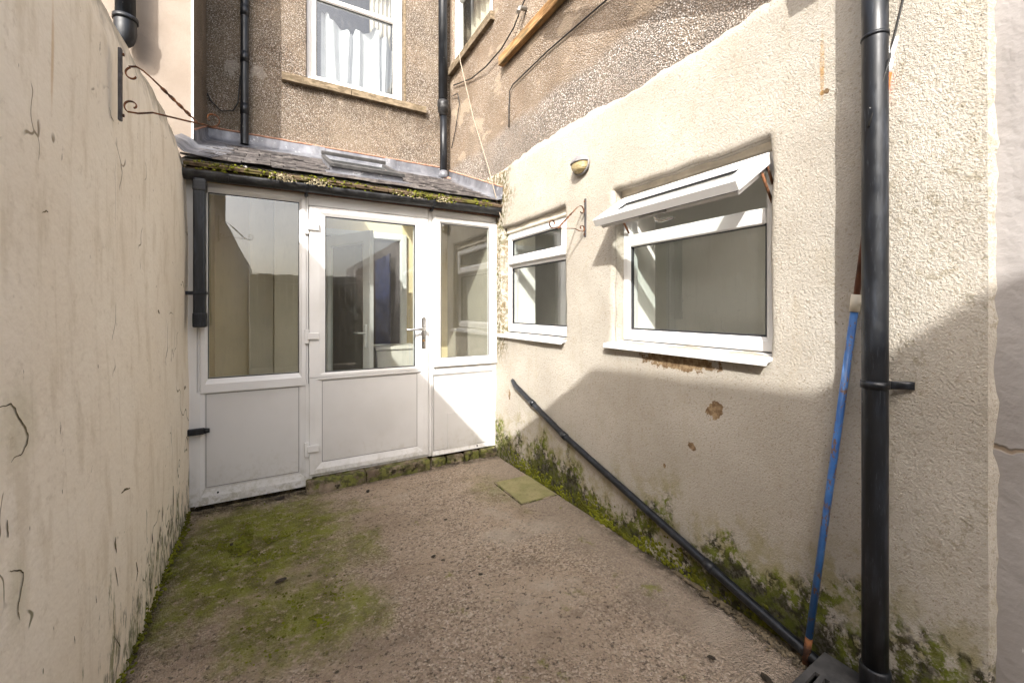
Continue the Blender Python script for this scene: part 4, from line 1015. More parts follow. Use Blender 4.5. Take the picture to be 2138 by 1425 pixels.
# lead flashings
def sheet(name, rows, parent, mat, thick=0.004):
    bm = bm_new(); pr = None
    for r_ in rows:
        cur = [bm.verts.new(p) for p in r_]
        if pr:
            for k in range(len(cur)-1): bm.faces.new([pr[k], pr[k+1], cur[k+1], cur[k]]).smooth = True
        pr = cur
    o_ = obj(name, bm, mat, parent); return o_
rows = []
for i in range(0, 58):
    x = -0.52 + 2.20*i/57
    w1 = 0.004*mn.noise(Vector((x*9, 0, 1))); w2 = 0.012*mn.noise(Vector((x*6, 3, 1)))
    rows.append([(x, YF-0.007, 2.99+w1*0.6), (x, YF-0.013+w1, 2.93), (x, YF-0.018+w1, 2.895), (x, YF-0.04, rz(YF-0.04)+0.036), (x, 4.56, rz(4.56)+0.030+w1), (x, 4.49+w2, rz(4.49+w2)+0.024)])
sheet('back_flashing', rows, porch, M['lead'])
for x in (0.33, 1.05):
    bm = bm_new(); box(bm, x, x+0.12, YF-0.022, YF-0.016, 2.885, 2.985); obj('flashing_lap', bm, M['lead'], porch)
rows = []
for i in range(0, 30):
    y = 3.30 + 1.33*i/29
    w1 = 0.006*mn.noise(Vector((y*8, 0, 1))); wd = 0.05 + 0.085*(y-3.30)/1.3
    zt = rz(y) + 0.145 - 0.02*(y-3.3)
    rows.append([(XR-0.018, y, zt), (XR-0.024+w1, y, rz(y)+0.06), (XR-0.030, y, rz(y)+0.036), (XR-0.030-wd*0.5, y, rz(y)+0.030+w1), (XR-0.030-wd+w1*2, y, rz(y)+0.023)])
sheet('side_flashing', rows, porch, M['lead'])
rows = []
for i in range(0, 26):
    y = 3.32 + 0.62*i/25; w1 = 0.006*mn.noise(Vector((y*8, 4, 1)))
    rows.append([(-0.60, y, rz(y)+0.10), (-0.535, y, rz(y)+0.075+w1), (-0.50, y, rz(y)+0.04), (-0.44, y, rz(y)+0.030+w1), (-0.36+0.10*(y-3.32)/0.62, y, rz(y)+0.024)])
sheet('verge_flashing', rows, porch, M['lead'])
rows = []
for i in range(0, 16):
    y = 3.93 + 0.74*i/15
    rows.append([(XN+0.008, y, rz(y)+0.14), (XN+0.012, y, rz(y)+0.05), (XN+0.03, y, rz(y)+0.034), (XN+0.16, y, rz(y)+0.030), (XN+0.24, y, rz(y)+0.024)])
sheet('return_flashing', rows, porch, M['lead'])
bm = bm_new()
tube(bm, [(x, YF-0.006+0.003*mn.noise(Vector((x*9, 2, 2))), 2.992+0.003*mn.noise(Vector((x*12, 0, 0)))) for x in [-0.52+0.06*i for i in range(38)]], 0.010, 6)
tube(bm, [(XR-0.014, y, rz(y)+0.147-0.02*(y-3.3)+0.004*mn.noise(Vector((y*12, 0, 0)))) for y in [3.32+0.05*i for i in range(27)]], 0.009, 6)
tube(bm, [(XN+0.004, y, rz(y)+0.143) for y in [3.97+0.05*i for i in range(14)]], 0.008, 6)
t = bmesh.new(); bmesh.ops.create_icosphere(t, subdivisions=2, radius=0.045)
for v in t.verts: v.co += v.co.normalized()*0.02*mn.noise(v.co*40)
join(bm, t, Matrix.Translation((1.735, 4.56, rz(4.56)+0.03)) @ Matrix.Diagonal((1.2, 0.8, 0.4, 1)))
obj('mortar_fillet', bm, M['redmortar'], porch)
# porch inside
bm = bm_new(); box(bm, -0.5, 1.80, 3.52, 4.66, 0.02, 0.085); obj('porch_floor', bm, M['floor'], porch)
bm = bm_new()
quad(bm, [(-0.47, 3.52, 0.08), (-0.47, 4.66, 0.08), (-0.47, 4.66, 2.8), (-0.47, 3.52, 2.24)])
for (a, c_, d_, e_) in ((-0.47, 0.42, 0.08, 2.80), (1.22, 1.79, 0.08, 2.80), (0.42, 1.22, 2.10, 2.80)): quad(bm, [(a, 4.655, d_), (c_, 4.655, d_), (c_, 4.655, e_), (a, 4.655, e_)])
obj('inner_wall', bm, M['yellowwall'], porch)
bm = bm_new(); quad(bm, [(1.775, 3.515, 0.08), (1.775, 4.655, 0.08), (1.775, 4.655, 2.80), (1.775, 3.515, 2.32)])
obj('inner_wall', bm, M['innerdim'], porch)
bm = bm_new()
quad(bm, [(0.42, 4.652, 0.08), (1.22, 4.652, 0.08), (1.22, 4.652, 2.10), (0.42, 4.652, 2.10)]); quad(bm, [(0.215, 4.652, 0.08), (0.35, 4.652, 0.08), (0.35, 4.652, 2.4), (0.215, 4.652, 2.4)]); obj('doorway_shade_sheet', bm, M['doordark'], porch)  # dark sheets: shade of the doorway and beside it put into the colour
bm = bm_new(); frame(bm, PORCH(4.64), 0.36, 1.28, 0.08, 2.16, (0.07,)*4, -0.01, 0.03, 0.01); obj('door_lining', bm, M['upvc'], porch)
idr = thing('inner_door', 'white inner door standing ajar inside the porch, seen through the door glass', 'door', (0.44, 4.60, 0.09))
rotd = Matrix.Translation((0.44, 4.60, 0)) @ Matrix.Rotation(R(-62), 4, 'Z') @ Matrix.Translation((-0.44, -4.60, 0))
bm = bm_new(); frame(bm, PORCH(4.60), 0.44, 1.16, 0.09, 2.06, (0.11, 0.11, 0.16, 0.11), -0.02, 0.022, 0.014); bmesh.ops.transform(bm, matrix=rotd, verts=bm.verts); obj('door_frame', bm, M['upvc'], idr)
bm = bm_new(); quad(bm, [(0.54, 4.60, 0.24), (1.06, 4.60, 0.24), (1.06, 4.60, 1.96), (0.54, 4.60, 1.96)]); bmesh.ops.transform(bm, matrix=rotd, verts=bm.verts); obj('pane', bm, M['glass'], idr)
bm = bm_new(); box(bm, 1.09, 1.125, 4.562, 4.577, 0.98, 1.20, 0.006); tube(bm, [(1.107, 4.57, 1.12), (1.107, 4.53, 1.12), (1.0, 4.53, 1.12)], 0.009, 8)
bmesh.ops.transform(bm, matrix=rotd, verts=bm.verts); obj('handle', bm, M['upvc'], idr)
bm = bm_new()
prism(bm, [(0.92, 0.085), (1.24, 0.085), (1.30, 0.93), (0.88, 0.93)], lambda a, c_: (a, 4.25, c_), lambda a, c_: (a, 4.58, c_), 0.008); box(bm, 0.865, 1.315, 4.235, 4.595, 0.93, 0.965, 0.006)
tag(obj('storage_bin', bm, M['cabinet'], None, (1.1, 4.4, 0.085)), 'pale storage bin on the porch floor behind the door glass', 'bin')
bm = bm_new(); box(bm, 0.00, 0.20, 4.40, 4.64, 0.087, 2.66, 0.006); box(bm, -0.20, -0.002, 4.52, 4.64, 0.087, 2.68, 0.006)
tag(obj('pipe_boxing', bm, M['boxing'], None, (0.1, 4.5, 0.085)), 'cream boxed-in pipe panel inside the porch behind the left screen glass', 'panel')

# ------------------------------------------------------------------ gutter and its short downpipe
gt = thing('gutter', 'black half-round gutter along the eave of the white porch', 'gutter', (0.66, 3.37, 2.2))
gz = lambda x: 2.212 + 0.006*x
GY, GR = 3.362, 0.050
bm = bm_new(); pr = None
for i in range(0, 47):
    x = -0.512 + 2.285*i/46
    z0 = gz(x) + 0.003*mn.noise(Vector((x*2, 0, 0)))
    out = [bm.verts.new((x, GY + (GR)*math.cos(math.pi + math.pi*k/12), z0+0.020 + GR*math.sin(math.pi + math.pi*k/12))) for k in range(13)]
    inn = [bm.verts.new((x, GY + (GR-0.004)*math.cos(2*math.pi - math.pi*k/12), z0+0.020 + (GR-0.004)*math.sin(2*math.pi - math.pi*k/12))) for k in range(13)]
    cur = out + inn
    if pr:
        for k in range(26): bm.faces.new([pr[k], pr[(k+1) % 26], cur[(k+1) % 26], cur[k]]).smooth = True
    pr = cur
obj('trough', bm, M['blackdirty'], gt)
def gut_ring(bm, x0, x1, r_):
    pr = None
    for x in (x0, x1):
        z0 = gz(x)+0.020
        cur = [bm.verts.new((x, GY + r_*math.cos(math.pi + math.pi*k/12), z0 + r_*math.sin(math.pi + math.pi*k/12))) for k in range(13)]
        cur += [bm.verts.new((x, GY + (r_-0.005)*math.cos(2*math.pi - math.pi*k/12), z0 + (r_-0.005)*math.sin(2*math.pi - math.pi*k/12))) for k in range(13)]
        if pr:
            for k in range(26): bm.faces.new([pr[k], pr[(k+1) % 26], cur[(k+1) % 26], cur[k]])
        else: bm.faces.new(cur)
        pr = cur
    bm.faces.new(pr)
bm = bm_new(); gut_ring(bm, -0.520, -0.26, 0.056); obj('running_outlet', bm, M['blackdirty'], gt)
for x in (0.205, 1.155):
    bm = bm_new(); gut_ring(bm, x-0.010, x+0.012, 0.0545)
    box(bm, x-0.012, x+0.014, 3.405, 3.43, 2.165, 2.22, 0.003); tube(bm, [(x, GY-0.01, gz(x)-0.034), (x, 3.39, gz(x)-0.052), (x, 3.42, gz(x)-0.05)], 0.008, 8)
    obj('bracket', bm, M['blackpl'], gt)
bm = bm_new(); gut_ring(bm, 1.735, 1.775, 0.055); z0 = gz(1.77)+0.02
bm.faces.new([bm.verts.new((1.772, GY + 0.052*math.cos(math.pi + math.pi*k/12), z0 + 0.052*math.sin(math.pi + math.pi*k/12))) for k in range(13)]); obj('stop_end', bm, M['blackdirty'], gt)
dp = thing('downpipe', 'short black downpipe ending in mid-air beside the left screen of the porch', 'drainpipe', (-0.417, GY, 1.22))
bm = bm_new(); box(bm, -0.451, -0.385, GY-0.033, GY+0.033, 1.30, 2.185, 0.011, 3); obj('pipe', bm, M['blackpl'], dp)
bm = bm_new(); box(bm, -0.454, -0.380, GY-0.037, GY+0.037, 1.222, 1.318, 0.012, 3); obj('socket', bm, M['blackpl'], dp)
bm = bm_new(); box(bm, -0.455, -0.379, GY-0.038, GY+0.038, 2.10, 2.176, 0.014, 3); obj('outlet_collar', bm, M['blackdirty'], dp)
bm = bm_new(); box(bm, -0.456, -0.380, GY-0.038, GY+0.038, 1.432, 1.455, 0.004); box(bm, -0.510, -0.452, GY-0.012, GY+0.012, 1.432, 1.455, 0.004); obj('clip', bm, M['blackpl'], dp)
bm = bm_new()
box(bm, -0.505, -0.40, 3.395, 3.43, 0.515, 0.555, 0.006, 2); tube(bm, [(-0.40, 3.4125, 0.535), (-0.372, 3.4125, 0.536)], [0.020, 0.014], 10)
tag(obj('pipe_clip', bm, M['blackpl'], None, (-0.49, 3.41, 0.53)), 'empty black pipe clip left on the boundary wall beside the lower porch panel', 'bracket')

# ------------------------------------------------------------------ pipes on the house
p1 = thing('downpipe', 'slim black downpipe on the shaded back wall, open-ended above the porch roof', 'drainpipe', (-0.237, 4.60, 2.85))
bm = bm_new(); tube(bm, [(-0.237, 4.60, 2.865), (-0.237, 4.60, 6.5)], 0.033, 18, caps=False); tube(bm, [(-0.237, 4.60, 2.87), (-0.237, 4.60, 2.875)], 0.032, 18); obj('pipe', bm, M['blackpl'], p1)
for z in (3.14, 3.62, 4.05):
    bm = bm_new(); tube(bm, [(-0.237, 4.60, z), (-0.237, 4.60, z+0.10)], 0.0355, 18); obj('socket', bm, M['blackpl'], p1)
bm = bm_new(); tube(bm, [(-0.27, 4.61, 3.50), (-0.29, 4.63, 3.25), (-0.33, 4.64, 3.17), (-0.42, 4.645, 3.15), (-0.50, 4.65, 3.23), (-0.525, 4.655, 3.29)], 0.006, 6)
tag(obj('cable', bm, M['cable'], None, (-0.35, 4.64, 3.16)), 'black cable looping from the slim downpipe across the shaded back wall', 'cable')
p2 = thing('soil_pipe', 'dark grey soil pipe with collar in the corner of back wall and wing', 'drainpipe', (1.70, 4.59, 2.9))
bm = bm_new(); tube(bm, [(1.692, 4.585, 3.70), (1.692, 4.585, 6.5)], 0.052, 22); obj('upper_pipe', bm, M['blackpl'], p2)
bm = bm_new(); tube(bm, [(1.700, 4.585, 2.86), (1.700, 4.585, 3.66)], 0.041, 22); obj('lower_pipe', bm, M['blackpl'], p2)
bm = bm_new(); tube(bm, [(1.694, 4.585, 3.56), (1.694, 4.585, 3.60), (1.694, 4.585, 3.605), (1.694, 4.585, 3.66), (1.694, 4.585, 3.68), (1.694, 4.585, 3.73)], [0.046, 0.046, 0.058, 0.062, 0.066, 0.066], 22); obj('collar', bm, M['blackdirty'], p2)
bm = bm_new(); tube(bm, [(1.70, 4.585, 2.84), (1.70, 4.585, 2.93)], [0.062, 0.045], 18); obj('lead_slate', bm, M['lead'], p2)
PX, PY = 1.712, 0.6045
p3 = thing('downpipe', 'tall thick black downpipe with wide clip standing nearest on the cream wing wall', 'drainpipe', (PX, PY, 0.05))
bm = bm_new(); tube(bm, [(PX, PY, 0.10), (PX, PY, 0.5), (PX, PY, 1.0), (PX, PY, 1.6), (PX, PY, 2.2), (PX, PY, 2.62)], 0.0345, 28); obj('pipe', bm, M['blackpl'], p3)
bm = bm_new(); tube(bm, [(PX, PY, 2.225), (PX, PY, 2.236)], 0.037, 28); obj('joint_ring', bm, M['blackpl'], p3)
bm = bm_new(); tube(bm, [(PX, PY, 0.02), (PX, PY, 0.165), (PX, PY, 0.17), (PX, PY, 0.175)], [0.041, 0.041, 0.0405, 0.036], 28); obj('socket', bm, M['blackpl'], p3)
bm = bm_new(); tube(bm, [(PX, PY, 1.082), (PX, PY, 1.106)], 0.0385, 28)
tube(bm, [(PX+0.02, PY-0.03, 1.094), (PX+0.060, PY-0.055, 1.094), (PX+0.068, PY-0.078, 1.094)], [0.012, 0.013, 0.013], 10, flat=(0.006, 0.013, Vector((0, 0, 1)))); obj('clip', bm, M['blackpl'], p3)
bm = bm_new(); prism(bm, [(0.505, 2.66), (0.74, 2.66), (0.78, 2.92), (0.465, 2.92)], lambda a, c_: (1.645, a, c_), lambda a, c_: (1.79, a, c_), 0.008); obj('unseen_hopper', bm, M['blackpl'], p3)  # unseen above the view, added for the shadow beside the pipe
p4 = thing('waste_pipe', 'black waste pipe sloping down the foot of the wing wall to the gully', 'drainpipe', (XR-0.04, 1.9, 0.1))
P4 = [(XR-0.010, 3.13, 0.725), (XR-0.032, 3.06, 0.700), (XR-0.040, 2.36, 0.458), (XR-0.042, 1.22, 0.142), (XR-0.046, 0.86, 0.050), (XR-0.046, 0.76, 0.022)]
pts = sag(P4, 4)
bm = bm_new(); tube(bm, pts, 0.0205, 14); obj('pipe', bm, M['blackpl'], p4)
def on4(y):
    for a, c_ in zip(P4[:-1], P4[1:]):
        if c_[1] <= y <= a[1]:
            t = (a[1]-y)/(a[1]-c_[1]); return Vector(a).lerp(Vector(c_), t)
for y in (2.78, 2.36, 1.24):
    bm = bm_new(); tube(bm, [on4(y+0.022), on4(y-0.022)], 0.0245, 14); obj('socket', bm, M['blackpl'], p4)

# ------------------------------------------------------------------ gully grating
gl_ = thing('gully', 'dark grey slotted gully cover on the ground at the foot of the thick downpipe', 'drain cover', (1.62, 0.62, 0.0))
GZ = 0.075
cs = [Vector((1.745, 0.775, GZ+0.02)), Vector((1.745, 0.60, GZ+0.02)), Vector((1.48, 0.52, GZ-0.02)), Vector((1.48, 0.775, GZ-0.02))]
U = (cs[3]-cs[0]); W_ = (cs[1]-cs[0])
cs = [Vector((1.748, 0.765, GZ+0.015)), Vector((1.748, 0.640, GZ+0.015)), Vector((1.50, 0.590, GZ-0.02)), Vector((1.50, 0.775, GZ-0.02))]
def gp(a, c_, d=0.0):
    p_ = cs[0].lerp(cs[3], a).lerp(cs[1].lerp(cs[2], a), c_); return (p_.x, p_.y, p_.z+d)
bm = bm_new()
slots = [(0.14, 0.24), (0.34, 0.44), (0.54, 0.64), (0.74, 0.84)]
cc = [0.0] + [v for s in slots for v in s] + [1.0]
aa = [0.0, 0.42, 0.95, 1.0]
for i in range(3):
    for k in range(len(cc)-1):
        if i == 1 and k % 2 == 1: continue
        t = bmesh.new()
        V = [t.verts.new(gp(a, c_, d)) for d in (0, -0.016) for (a, c_) in ((aa[i], cc[k]), (aa[i+1], cc[k]), (aa[i+1], cc[k+1]), (aa[i], cc[k+1]))]
        for f in ((0, 1, 2, 3), (7, 6, 5, 4), (0, 4, 5, 1), (1, 5, 6, 2), (2, 6, 7, 3), (3, 7, 4, 0)): t.faces.new([V[q] for q in f])
        join(bm, t)
obj('grating', bm, M['grate'], gl_)
bm = bm_new()
V = [bm.verts.new(gp(a, c_, d)) for d in (-0.017, -0.10) for (a, c_) in ((0.02, 0.03), (0.98, 0.03), (0.98, 0.97), (0.02, 0.97))]
for f in ((0, 4, 5, 1), (1, 5, 6, 2), (2, 6, 7, 3), (3, 7, 4, 0), (7, 6, 5, 4)): bm.faces.new([V[q] for q in f])
obj('gully_box', bm, M['blackpl'], gl_)

# ------------------------------------------------------------------ leaning prop pole
pole = thing('clothes_prop', 'blue and rusty brown clothes prop leaning on the wing wall behind the thick downpipe', 'pole', (1.745, 0.822, 0.0))
A0, A1 = Vector((1.742, 0.826, 0.0)), Vector((1.783, 0.585, 2.225))
at = lambda t: A0.lerp(A1, t)
bm = bm_new(); tube(bm, [at(0.03), at(0.3), at(0.605)], 0.0115, 14); obj('lower_tube', bm, M['bluepole'], pole)
bm = bm_new(); tube(bm, [at(0.0), at(0.05)], 0.012, 14); obj('ferrule', bm, M['rust'], pole)
bm = bm_new(); tube(bm, [at(0.60), at(0.90)], 0.0095, 14); obj('upper_tube', bm, M['brownpole'], pole)
bm = bm_new(); tube(bm, [at(0.598), at(0.625)], 0.0150, 14); q = at(0.611); box(bm, q.x-0.005, q.x+0.005, q.y-0.034, q.y-0.012, q.z-0.006, q.z+0.006, 0.002); obj('collar', bm, M['creampl'], pole)
bm = bm_new(); tube(bm, [at(0.88), at(0.955)], [0.009, 0.0125], 14); obj('sleeve', bm, M['orange'], pole)
bm = bm_new(); e = at(0.955); f_ = at(1.0)
tube(bm, [e, at(0.975)], 0.011, 10); tube(bm, [at(0.97), f_ + Vector((0, 0.012, 0.0))], [0.009, 0.005], 8); tube(bm, [at(0.97), f_ + Vector((0, -0.014, 0.01))], [0.009, 0.005], 8); obj('forked_tip', bm, M['upvc'], pole)
# washing line hanging behind the pipe and trailing over it
bm = bm_new(); tube(bm, sag([(1.75, 0.56, 2.62), (XR-0.02, 0.548, 2.38), tuple(at(0.985))], 5), 0.0035, 6)
tube(bm, sag([tuple(at(0.985)), (PX-0.010, PY-0.040, 2.13), (PX-0.037, PY+0.004, 1.93)], 4), 0.003, 6)
tube(bm, [(XR-0.02, 0.548, 2.38), (XR-0.02, 0.51, 2.40), (XR-0.02, 0.48, 2.45), (XR-0.02, 0.46, 2.5)], 0.004, 6); tube(bm, [(XR-0.02, 0.55, 2.39), (XR-0.025, 0.50, 2.43), (XR-0.02, 0.47, 2.47)], 0.004, 6)
tag(obj('washing_line', bm, M['cable'], None, (1.78, 0.56, 2.2)), 'dark washing line tied off at the top of the clothes prop', 'rope')
bm = bm_new(); tube(bm, sag([(1.52, 3.9, 4.9), (1.56, 3.75, 3.72), (1.62, 3.58, 3.12), (1.70, 3.42, 2.62), (1.755, 3.33, 2.25), (1.775, 3.31, 2.13)], 3), 0.0042, 6)
tag(obj('hanging_line', bm, M['rope'], None, (1.76, 3.32, 2.2)), 'thin pale cord hanging down to the right end of the porch gutter', 'rope')

# ------------------------------------------------------------------ hanging basket brackets
def scroll(cx, cz, r0, r1, a0, a1, n=22):
    return [(cx + (r0+(r1-r0)*i/n)*math.cos(a0+(a1-a0)*i/n), cz + (r0+(r1-r0)*i/n)*math.sin(a0+(a1-a0)*i/n)) for i in range(n+1)]
def basket_bracket(name, xw, y, s, zt, sc_, label, zdrop):
    """s = +1 arm points to +x. zt top of plate"""
    t = thing(name, label, 'bracket', (xw, y, zt-0.255*sc_), 'wrought iron hanging basket brackets')
    f = lambda a, c_: (xw + s*a*sc_, y, zt - c_*sc_)
    bm = bm_new(); box(bm, xw-0.004 if s > 0 else xw-0.006, xw+0.006 if s > 0 else xw+0.004, y-0.009, y+0.009, zt-0.255*sc_, zt, 0.002); 
    o1 = obj('wall_plate', bm, M['darkiron'], t)
    for zz in (0.02, 0.235):
        bm = bm_new(); p_ = f(0.008, zz); tube(bm, [p_, (p_[0]+s*0.004, p_[1], p_[2])], 0.006, 8); obj('screw', bm, M['rust'], o1)
    Y_ = Vector((0, 1, 0))
    arm = [(0.012, 0.178)]
    sp2 = scroll(0.034, 0.196, 0.006, 0.026, R(420), R(120), 18)
    path = [f(a, c_) for a, c_ in sp2]
    path += [f(0.05, 0.196+0.022), f(0.09, 0.206+zdrop*0.3), f(0.19, 0.214+zdrop*0.7), f(0.25, 0.217+zdrop)]
    tail = scroll(0.265, 0.190+zdrop, 0.030, 0.010, R(95), R(-230), 22)
    path += [f(a, c_) for a, c_ in tail]
    bm = bm_new(); tube(bm, path, 0.004, 6, flat=(0.0022, 0.0055, Y_)); obj('arm', bm, M['rust'], t)
    sp3 = scroll(0.036, 0.085, 0.008, 0.026, R(30), R(250), 18)
    path = [f(a, c_) for a, c_ in sp3] + [f(0.024, 0.058), f(0.044, 0.052), f(0.064, 0.062), f(0.09, 0.085)]
    bm = bm_new(); tube(bm, path, 0.004, 6, flat=(0.0022, 0.0055, Y_))
    a_, b_ = Vector(f(0.09, 0.085)), Vector(f(0.222, 0.214+zdrop*0.9)); n_ = 40; dirv = (b_-a_).normalized(); nrm_ = dirv.cross(Y_)
    pr = None
    for i in range(n_+1):
        tt = i/n_; c0 = a_.lerp(b_, tt); an = 0 if tt < 0.15 or tt > 0.85 else (tt-0.15)/0.7*math.pi*4
        w1 = (Y_*math.cos(an) + nrm_*math.sin(an))*0.0058; w2 = (nrm_*math.cos(an) - Y_*math.sin(an))*0.0022
        cur = [bm.verts.new(c0+w1+w2), bm.verts.new(c0+w1-w2), bm.verts.new(c0-w1-w2), bm.verts.new(c0-w1+w2)]
        if pr:
            for k in range(4): bm.faces.new([pr[k], pr[(k+1) % 4], cur[(k+1) % 4], cur[k]])
        pr = cur
    obj('twisted_stay', bm, M['rust'], t)
basket_bracket('basket_bracket', -0.472, 1.965, 1, 2.258, 1.0, 'rusty scrolled hanging basket bracket on the left boundary wall', 0.0)
basket_bracket('basket_bracket', XR-0.013, 2.16, -1, 2.068, 1.0, 'rusty scrolled hanging basket bracket between the two kitchen windows', 0.0)

# ------------------------------------------------------------------ bulkhead lamp
lp = thing('bulkhead_lamp', 'oval grey outdoor bulkhead lamp with hooded cream lens above the basket bracket on the wing', 'lamp', (XR-0.01, 2.18, 2.296))
def dome(bm, cy, cz, ry, rz_, dx, z_lo=-1e9, z_hi=1e9, x0=XR-0.012, n=26, m=8):
    rings = []
    for i in range(m+1):
        t = (math.pi/2)*i/m
        rings.append([bm.verts.new((x0 - dx*math.sin(t), cy + ry*math.cos(t)**0.7*math.cos(2*math.pi*k/n), min(z_hi, max(z_lo, cz + rz_*math.cos(t)**0.7*math.sin(2*math.pi*k/n))))) for k in range(n)] if i < m else [bm.verts.new((x0-dx, cy, min(z_hi, max(z_lo, cz))))])
    for i in range(m-1):
        for k in range(n): bm.faces.new([rings[i][k], rings[i][(k+1) % n], rings[i+1][(k+1) % n], rings[i+1][k]]).smooth = True
    for k in range(n): bm.faces.new([rings[m-1][k], rings[m-1][(k+1) % n], rings[m][0]]).smooth = True
bm = bm_new(); box(bm, XR-0.030, XR-0.002, 2.19-0.062, 2.19+0.062, 2.296-0.045, 2.296+0.045, 0.012, 3); obj('base', bm, M['lampbody'], lp)
bm = bm_new(); dome(bm, 2.19, 2.290, 0.074, 0.052, 0.055, x0=XR-0.026); obj('lens', bm, M['lens'], lp)
bm = bm_new(); dome(bm, 2.19, 2.296, 0.082, 0.062, 0.064, z_lo=2.306, x0=XR-0.024); obj('hood', bm, M['lampbody'], lp)
bm = bm_new()
tube(bm, [(XR-0.030, 2.19+0.080*math.cos(a), 2.292+0.058*math.sin(a)) for a in [2*math.pi*i/30 for i in range(31)]], 0.006, 8, caps=False); obj('bezel', bm, M['lampbody'], lp)

# ------------------------------------------------------------------ things on the ground
bm = bm_new(); box(bm, 1.487, 1.775, 2.478, 2.872, -0.03, 0.0045, 0.002)
for v in bm.verts: v.co.x += 0.006*mn.noise(v.co*9); v.co.y += 0.006*mn.noise(v.co*9+Vector((5, 0, 0)))
sb_ = tag(obj('paving_slab', bm, M['slab'], None, (1.63, 2.67, 0)), 'flat green-stained square paving slab set by the foot of the wing wall', 'paving slab')
bm = bm_new(); box(bm, 1.480, 1.783, 2.470, 2.880, -0.03, 0.0005); obj('joint', bm, M['mossy'], sb_, origin=(1.63, 2.67, 0))
sp_ = []
for i in range(900):
    y = random.uniform(0.75, 1.45); sp_.append(((XR-0.012-abs(random.gauss(0, 0.05))*(1.6-y), y, 0.002), random.uniform(0.003, 0.010), 0.6))
for i in range(260):
    x = random.uniform(-0.46, 0.2); sp_.append(((x, 3.44-abs(random.gauss(0, 0.03)), 0.0), random.uniform(0.003, 0.009), 0.6))
o_ = clumps('grit', M['grit'], sp_); o_['label'] = 'loose brown grit lying along the foot of the walls'; o_['category'] = 'grit'
sp_ = []
for i in range(420):
    y = random.uniform(0.85, 2.9); sp_.append(((XR-0.006, y, abs(random.gauss(0, 0.06))), random.uniform(0.003, 0.009), 0.8))
for i in range(380):
    y = random.uniform(1.7, 3.4); sp_.append(((-0.478+abs(random.gauss(0, 0.012)), y, abs(random.gauss(0, 0.02))), random.uniform(0.003, 0.009), 0.8))
for i in range(5200):
    a = random.uniform(0, 2*math.pi); rr = abs(random.gauss(0, 0.55))
    for (cx_, cy_, sx_, sy_, q_) in ((-0.13, 2.84, 0.36, 0.50, 0.75), (0.13, 2.04, 0.22, 0.22, 0.25)):
        x, y = cx_+sx_*rr*math.cos(a), cy_+sy_*rr*math.sin(a)
        if random.random() < q_*0.6 and mn.noise(Vector((x*9, y*9, 3.1))) + 0.5*mn.noise(Vector((x*27, y*27, 1.1))) > 0.12: sp_.append(((x, y, -0.004), random.uniform(0.003, 0.007), 0.45))
for i in range(900):
    y = random.uniform(0.9, 3.2); sp_.append(((XR-0.008, y, abs(random.gauss(0.02, 0.07))*(0.6+0.8*mn.noise(Vector((y*3, 0, 5))))), random.uniform(0.004, 0.014), 1.0))
sp_ = [s for s in sp_ if -0.485 < s[0][0] < 1.8]
o_ = clumps('moss', M['moss'], sp_); o_['label'] = 'small green moss cushions on the concrete and wall feet'; o_['category'] = 'moss'
lv = [(0.042, 3.385, 0.030, 'large dark clump of dead leaf lying below the left porch screen'),
      (0.60, 3.20, 0.018, 'dark curled leaf scrap lying in front of the porch step'),
      (-0.46, 1.55, 0.030, 'dark leaf clump lying against the foot of the boundary wall'),
      (0.03, 2.36, 0.020, 'dark leaf scrap at the near edge of the big moss patch'),
      (1.55, 0.86, 0.022, 'largest black leaf scrap on the bare concrete near the gully cover'),
      (1.46, 1.02, 0.012, 'small black leaf scrap further from the gully cover than the largest one'),
      (0.75, 2.18, 0.012, 'tiny dark leaf scrap in the middle of the bare concrete'),
      (-0.21, 2.86, 0.012, 'tiny dark leaf scrap lying on the big moss patch')]
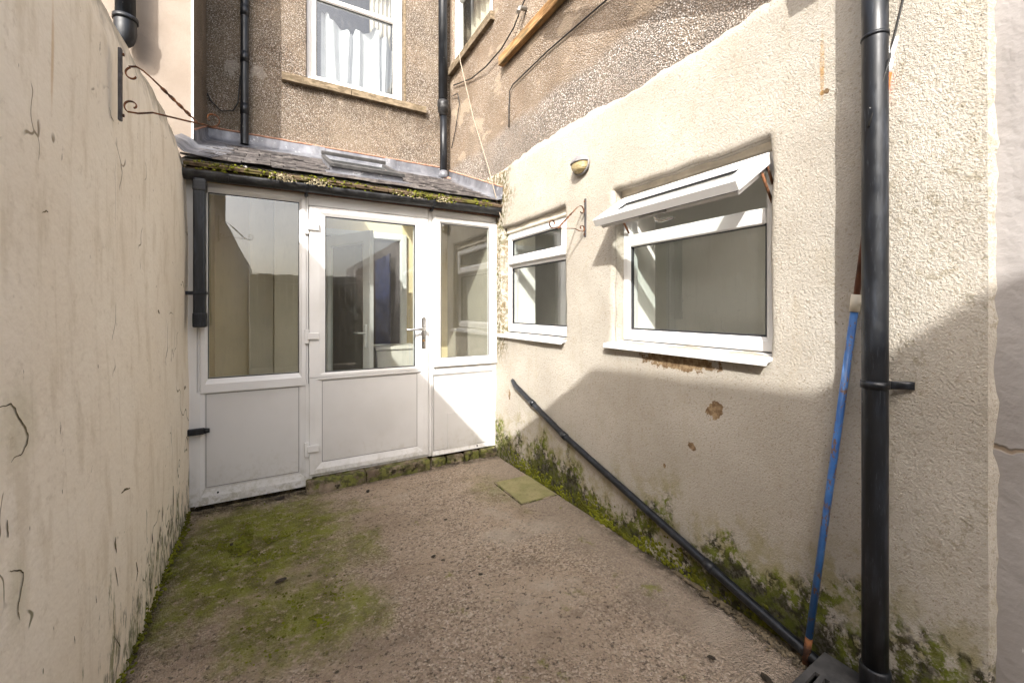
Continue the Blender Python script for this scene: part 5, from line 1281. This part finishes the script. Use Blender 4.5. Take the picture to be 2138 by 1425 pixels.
for i, (x, y, r_, lb) in enumerate(lv):
    bm = bm_new()
    t = bmesh.new(); bmesh.ops.create_icosphere(t, subdivisions=2, radius=r_)
    for v in t.verts: v.co += v.co.normalized()*r_*0.6*mn.noise(v.co*(1.6/r_) + Vector((i*3.3, 0, 0)))
    join(bm, t, Matrix.Translation((x, y, 0.004)) @ Matrix.Rotation(i*1.1, 4, 'Z') @ Matrix.Diagonal((1.2, 0.7, 0.28, 1)))
    tag(obj('dead_leaf', bm, M['leaf'], None, (x, y, 0.0)), lb, 'leaf', 'scraps of dead leaf on the yard')

# ------------------------------------------------------------------ yard end behind the camera (mirrored in the panes)
fe = thing('fence', 'tall dark brown boarded fence closing the far end of the yard behind the camera', 'fence', (0.66, -4.0, 0))
for i in range(16):
    x = -0.46 + i*0.142
    bm = bm_new(); box(bm, x, x+0.136, -4.02, -3.998, 0.02, 2.12+0.01*(i % 3), 0.003); obj('board', bm, M['fence'], fe)
for z in (0.4, 1.2, 1.9):
    bm = bm_new(); box(bm, -0.47, 1.80, -3.997, -3.95, z, z+0.08, 0.003); obj('rail', bm, M['fence'], fe)
sf = thing('side_fence', 'dark purple-brown and blue boarded screen along the right side of the yard behind the camera', 'fence', (1.77, -2.2, 0))
for i in range(24):
    y = -3.93 + i*0.145
    bm = bm_new(); box(bm, 1.745, 1.768, y, y+0.139, 0.02, 2.28+0.012*(i % 3), 0.003); obj('board', bm, M['blueboard'] if i >= 16 else M['fence'], sf)
for z in (0.4, 1.2, 2.0):
    bm = bm_new(); box(bm, 1.7685, 1.79, -3.93, -0.46, z, z+0.07, 0.003); obj('rail', bm, M['fence'], sf)
for k, (z, lb) in enumerate(((2.02, 'upper white washing line slung across the yard behind the camera'), (1.90, 'lower white washing line slung across the yard behind the camera'))):
    bm = bm_new(); tube(bm, [(-0.47+2.21*i/16, -1.9+0.5*i/16, z-0.10*(1-((i-8)/8)**2)) for i in range(17)], 0.004, 6)
    tag(obj('washing_line', bm, M['curtain'], None, (0.6, -1.7, z)), lb, 'rope')
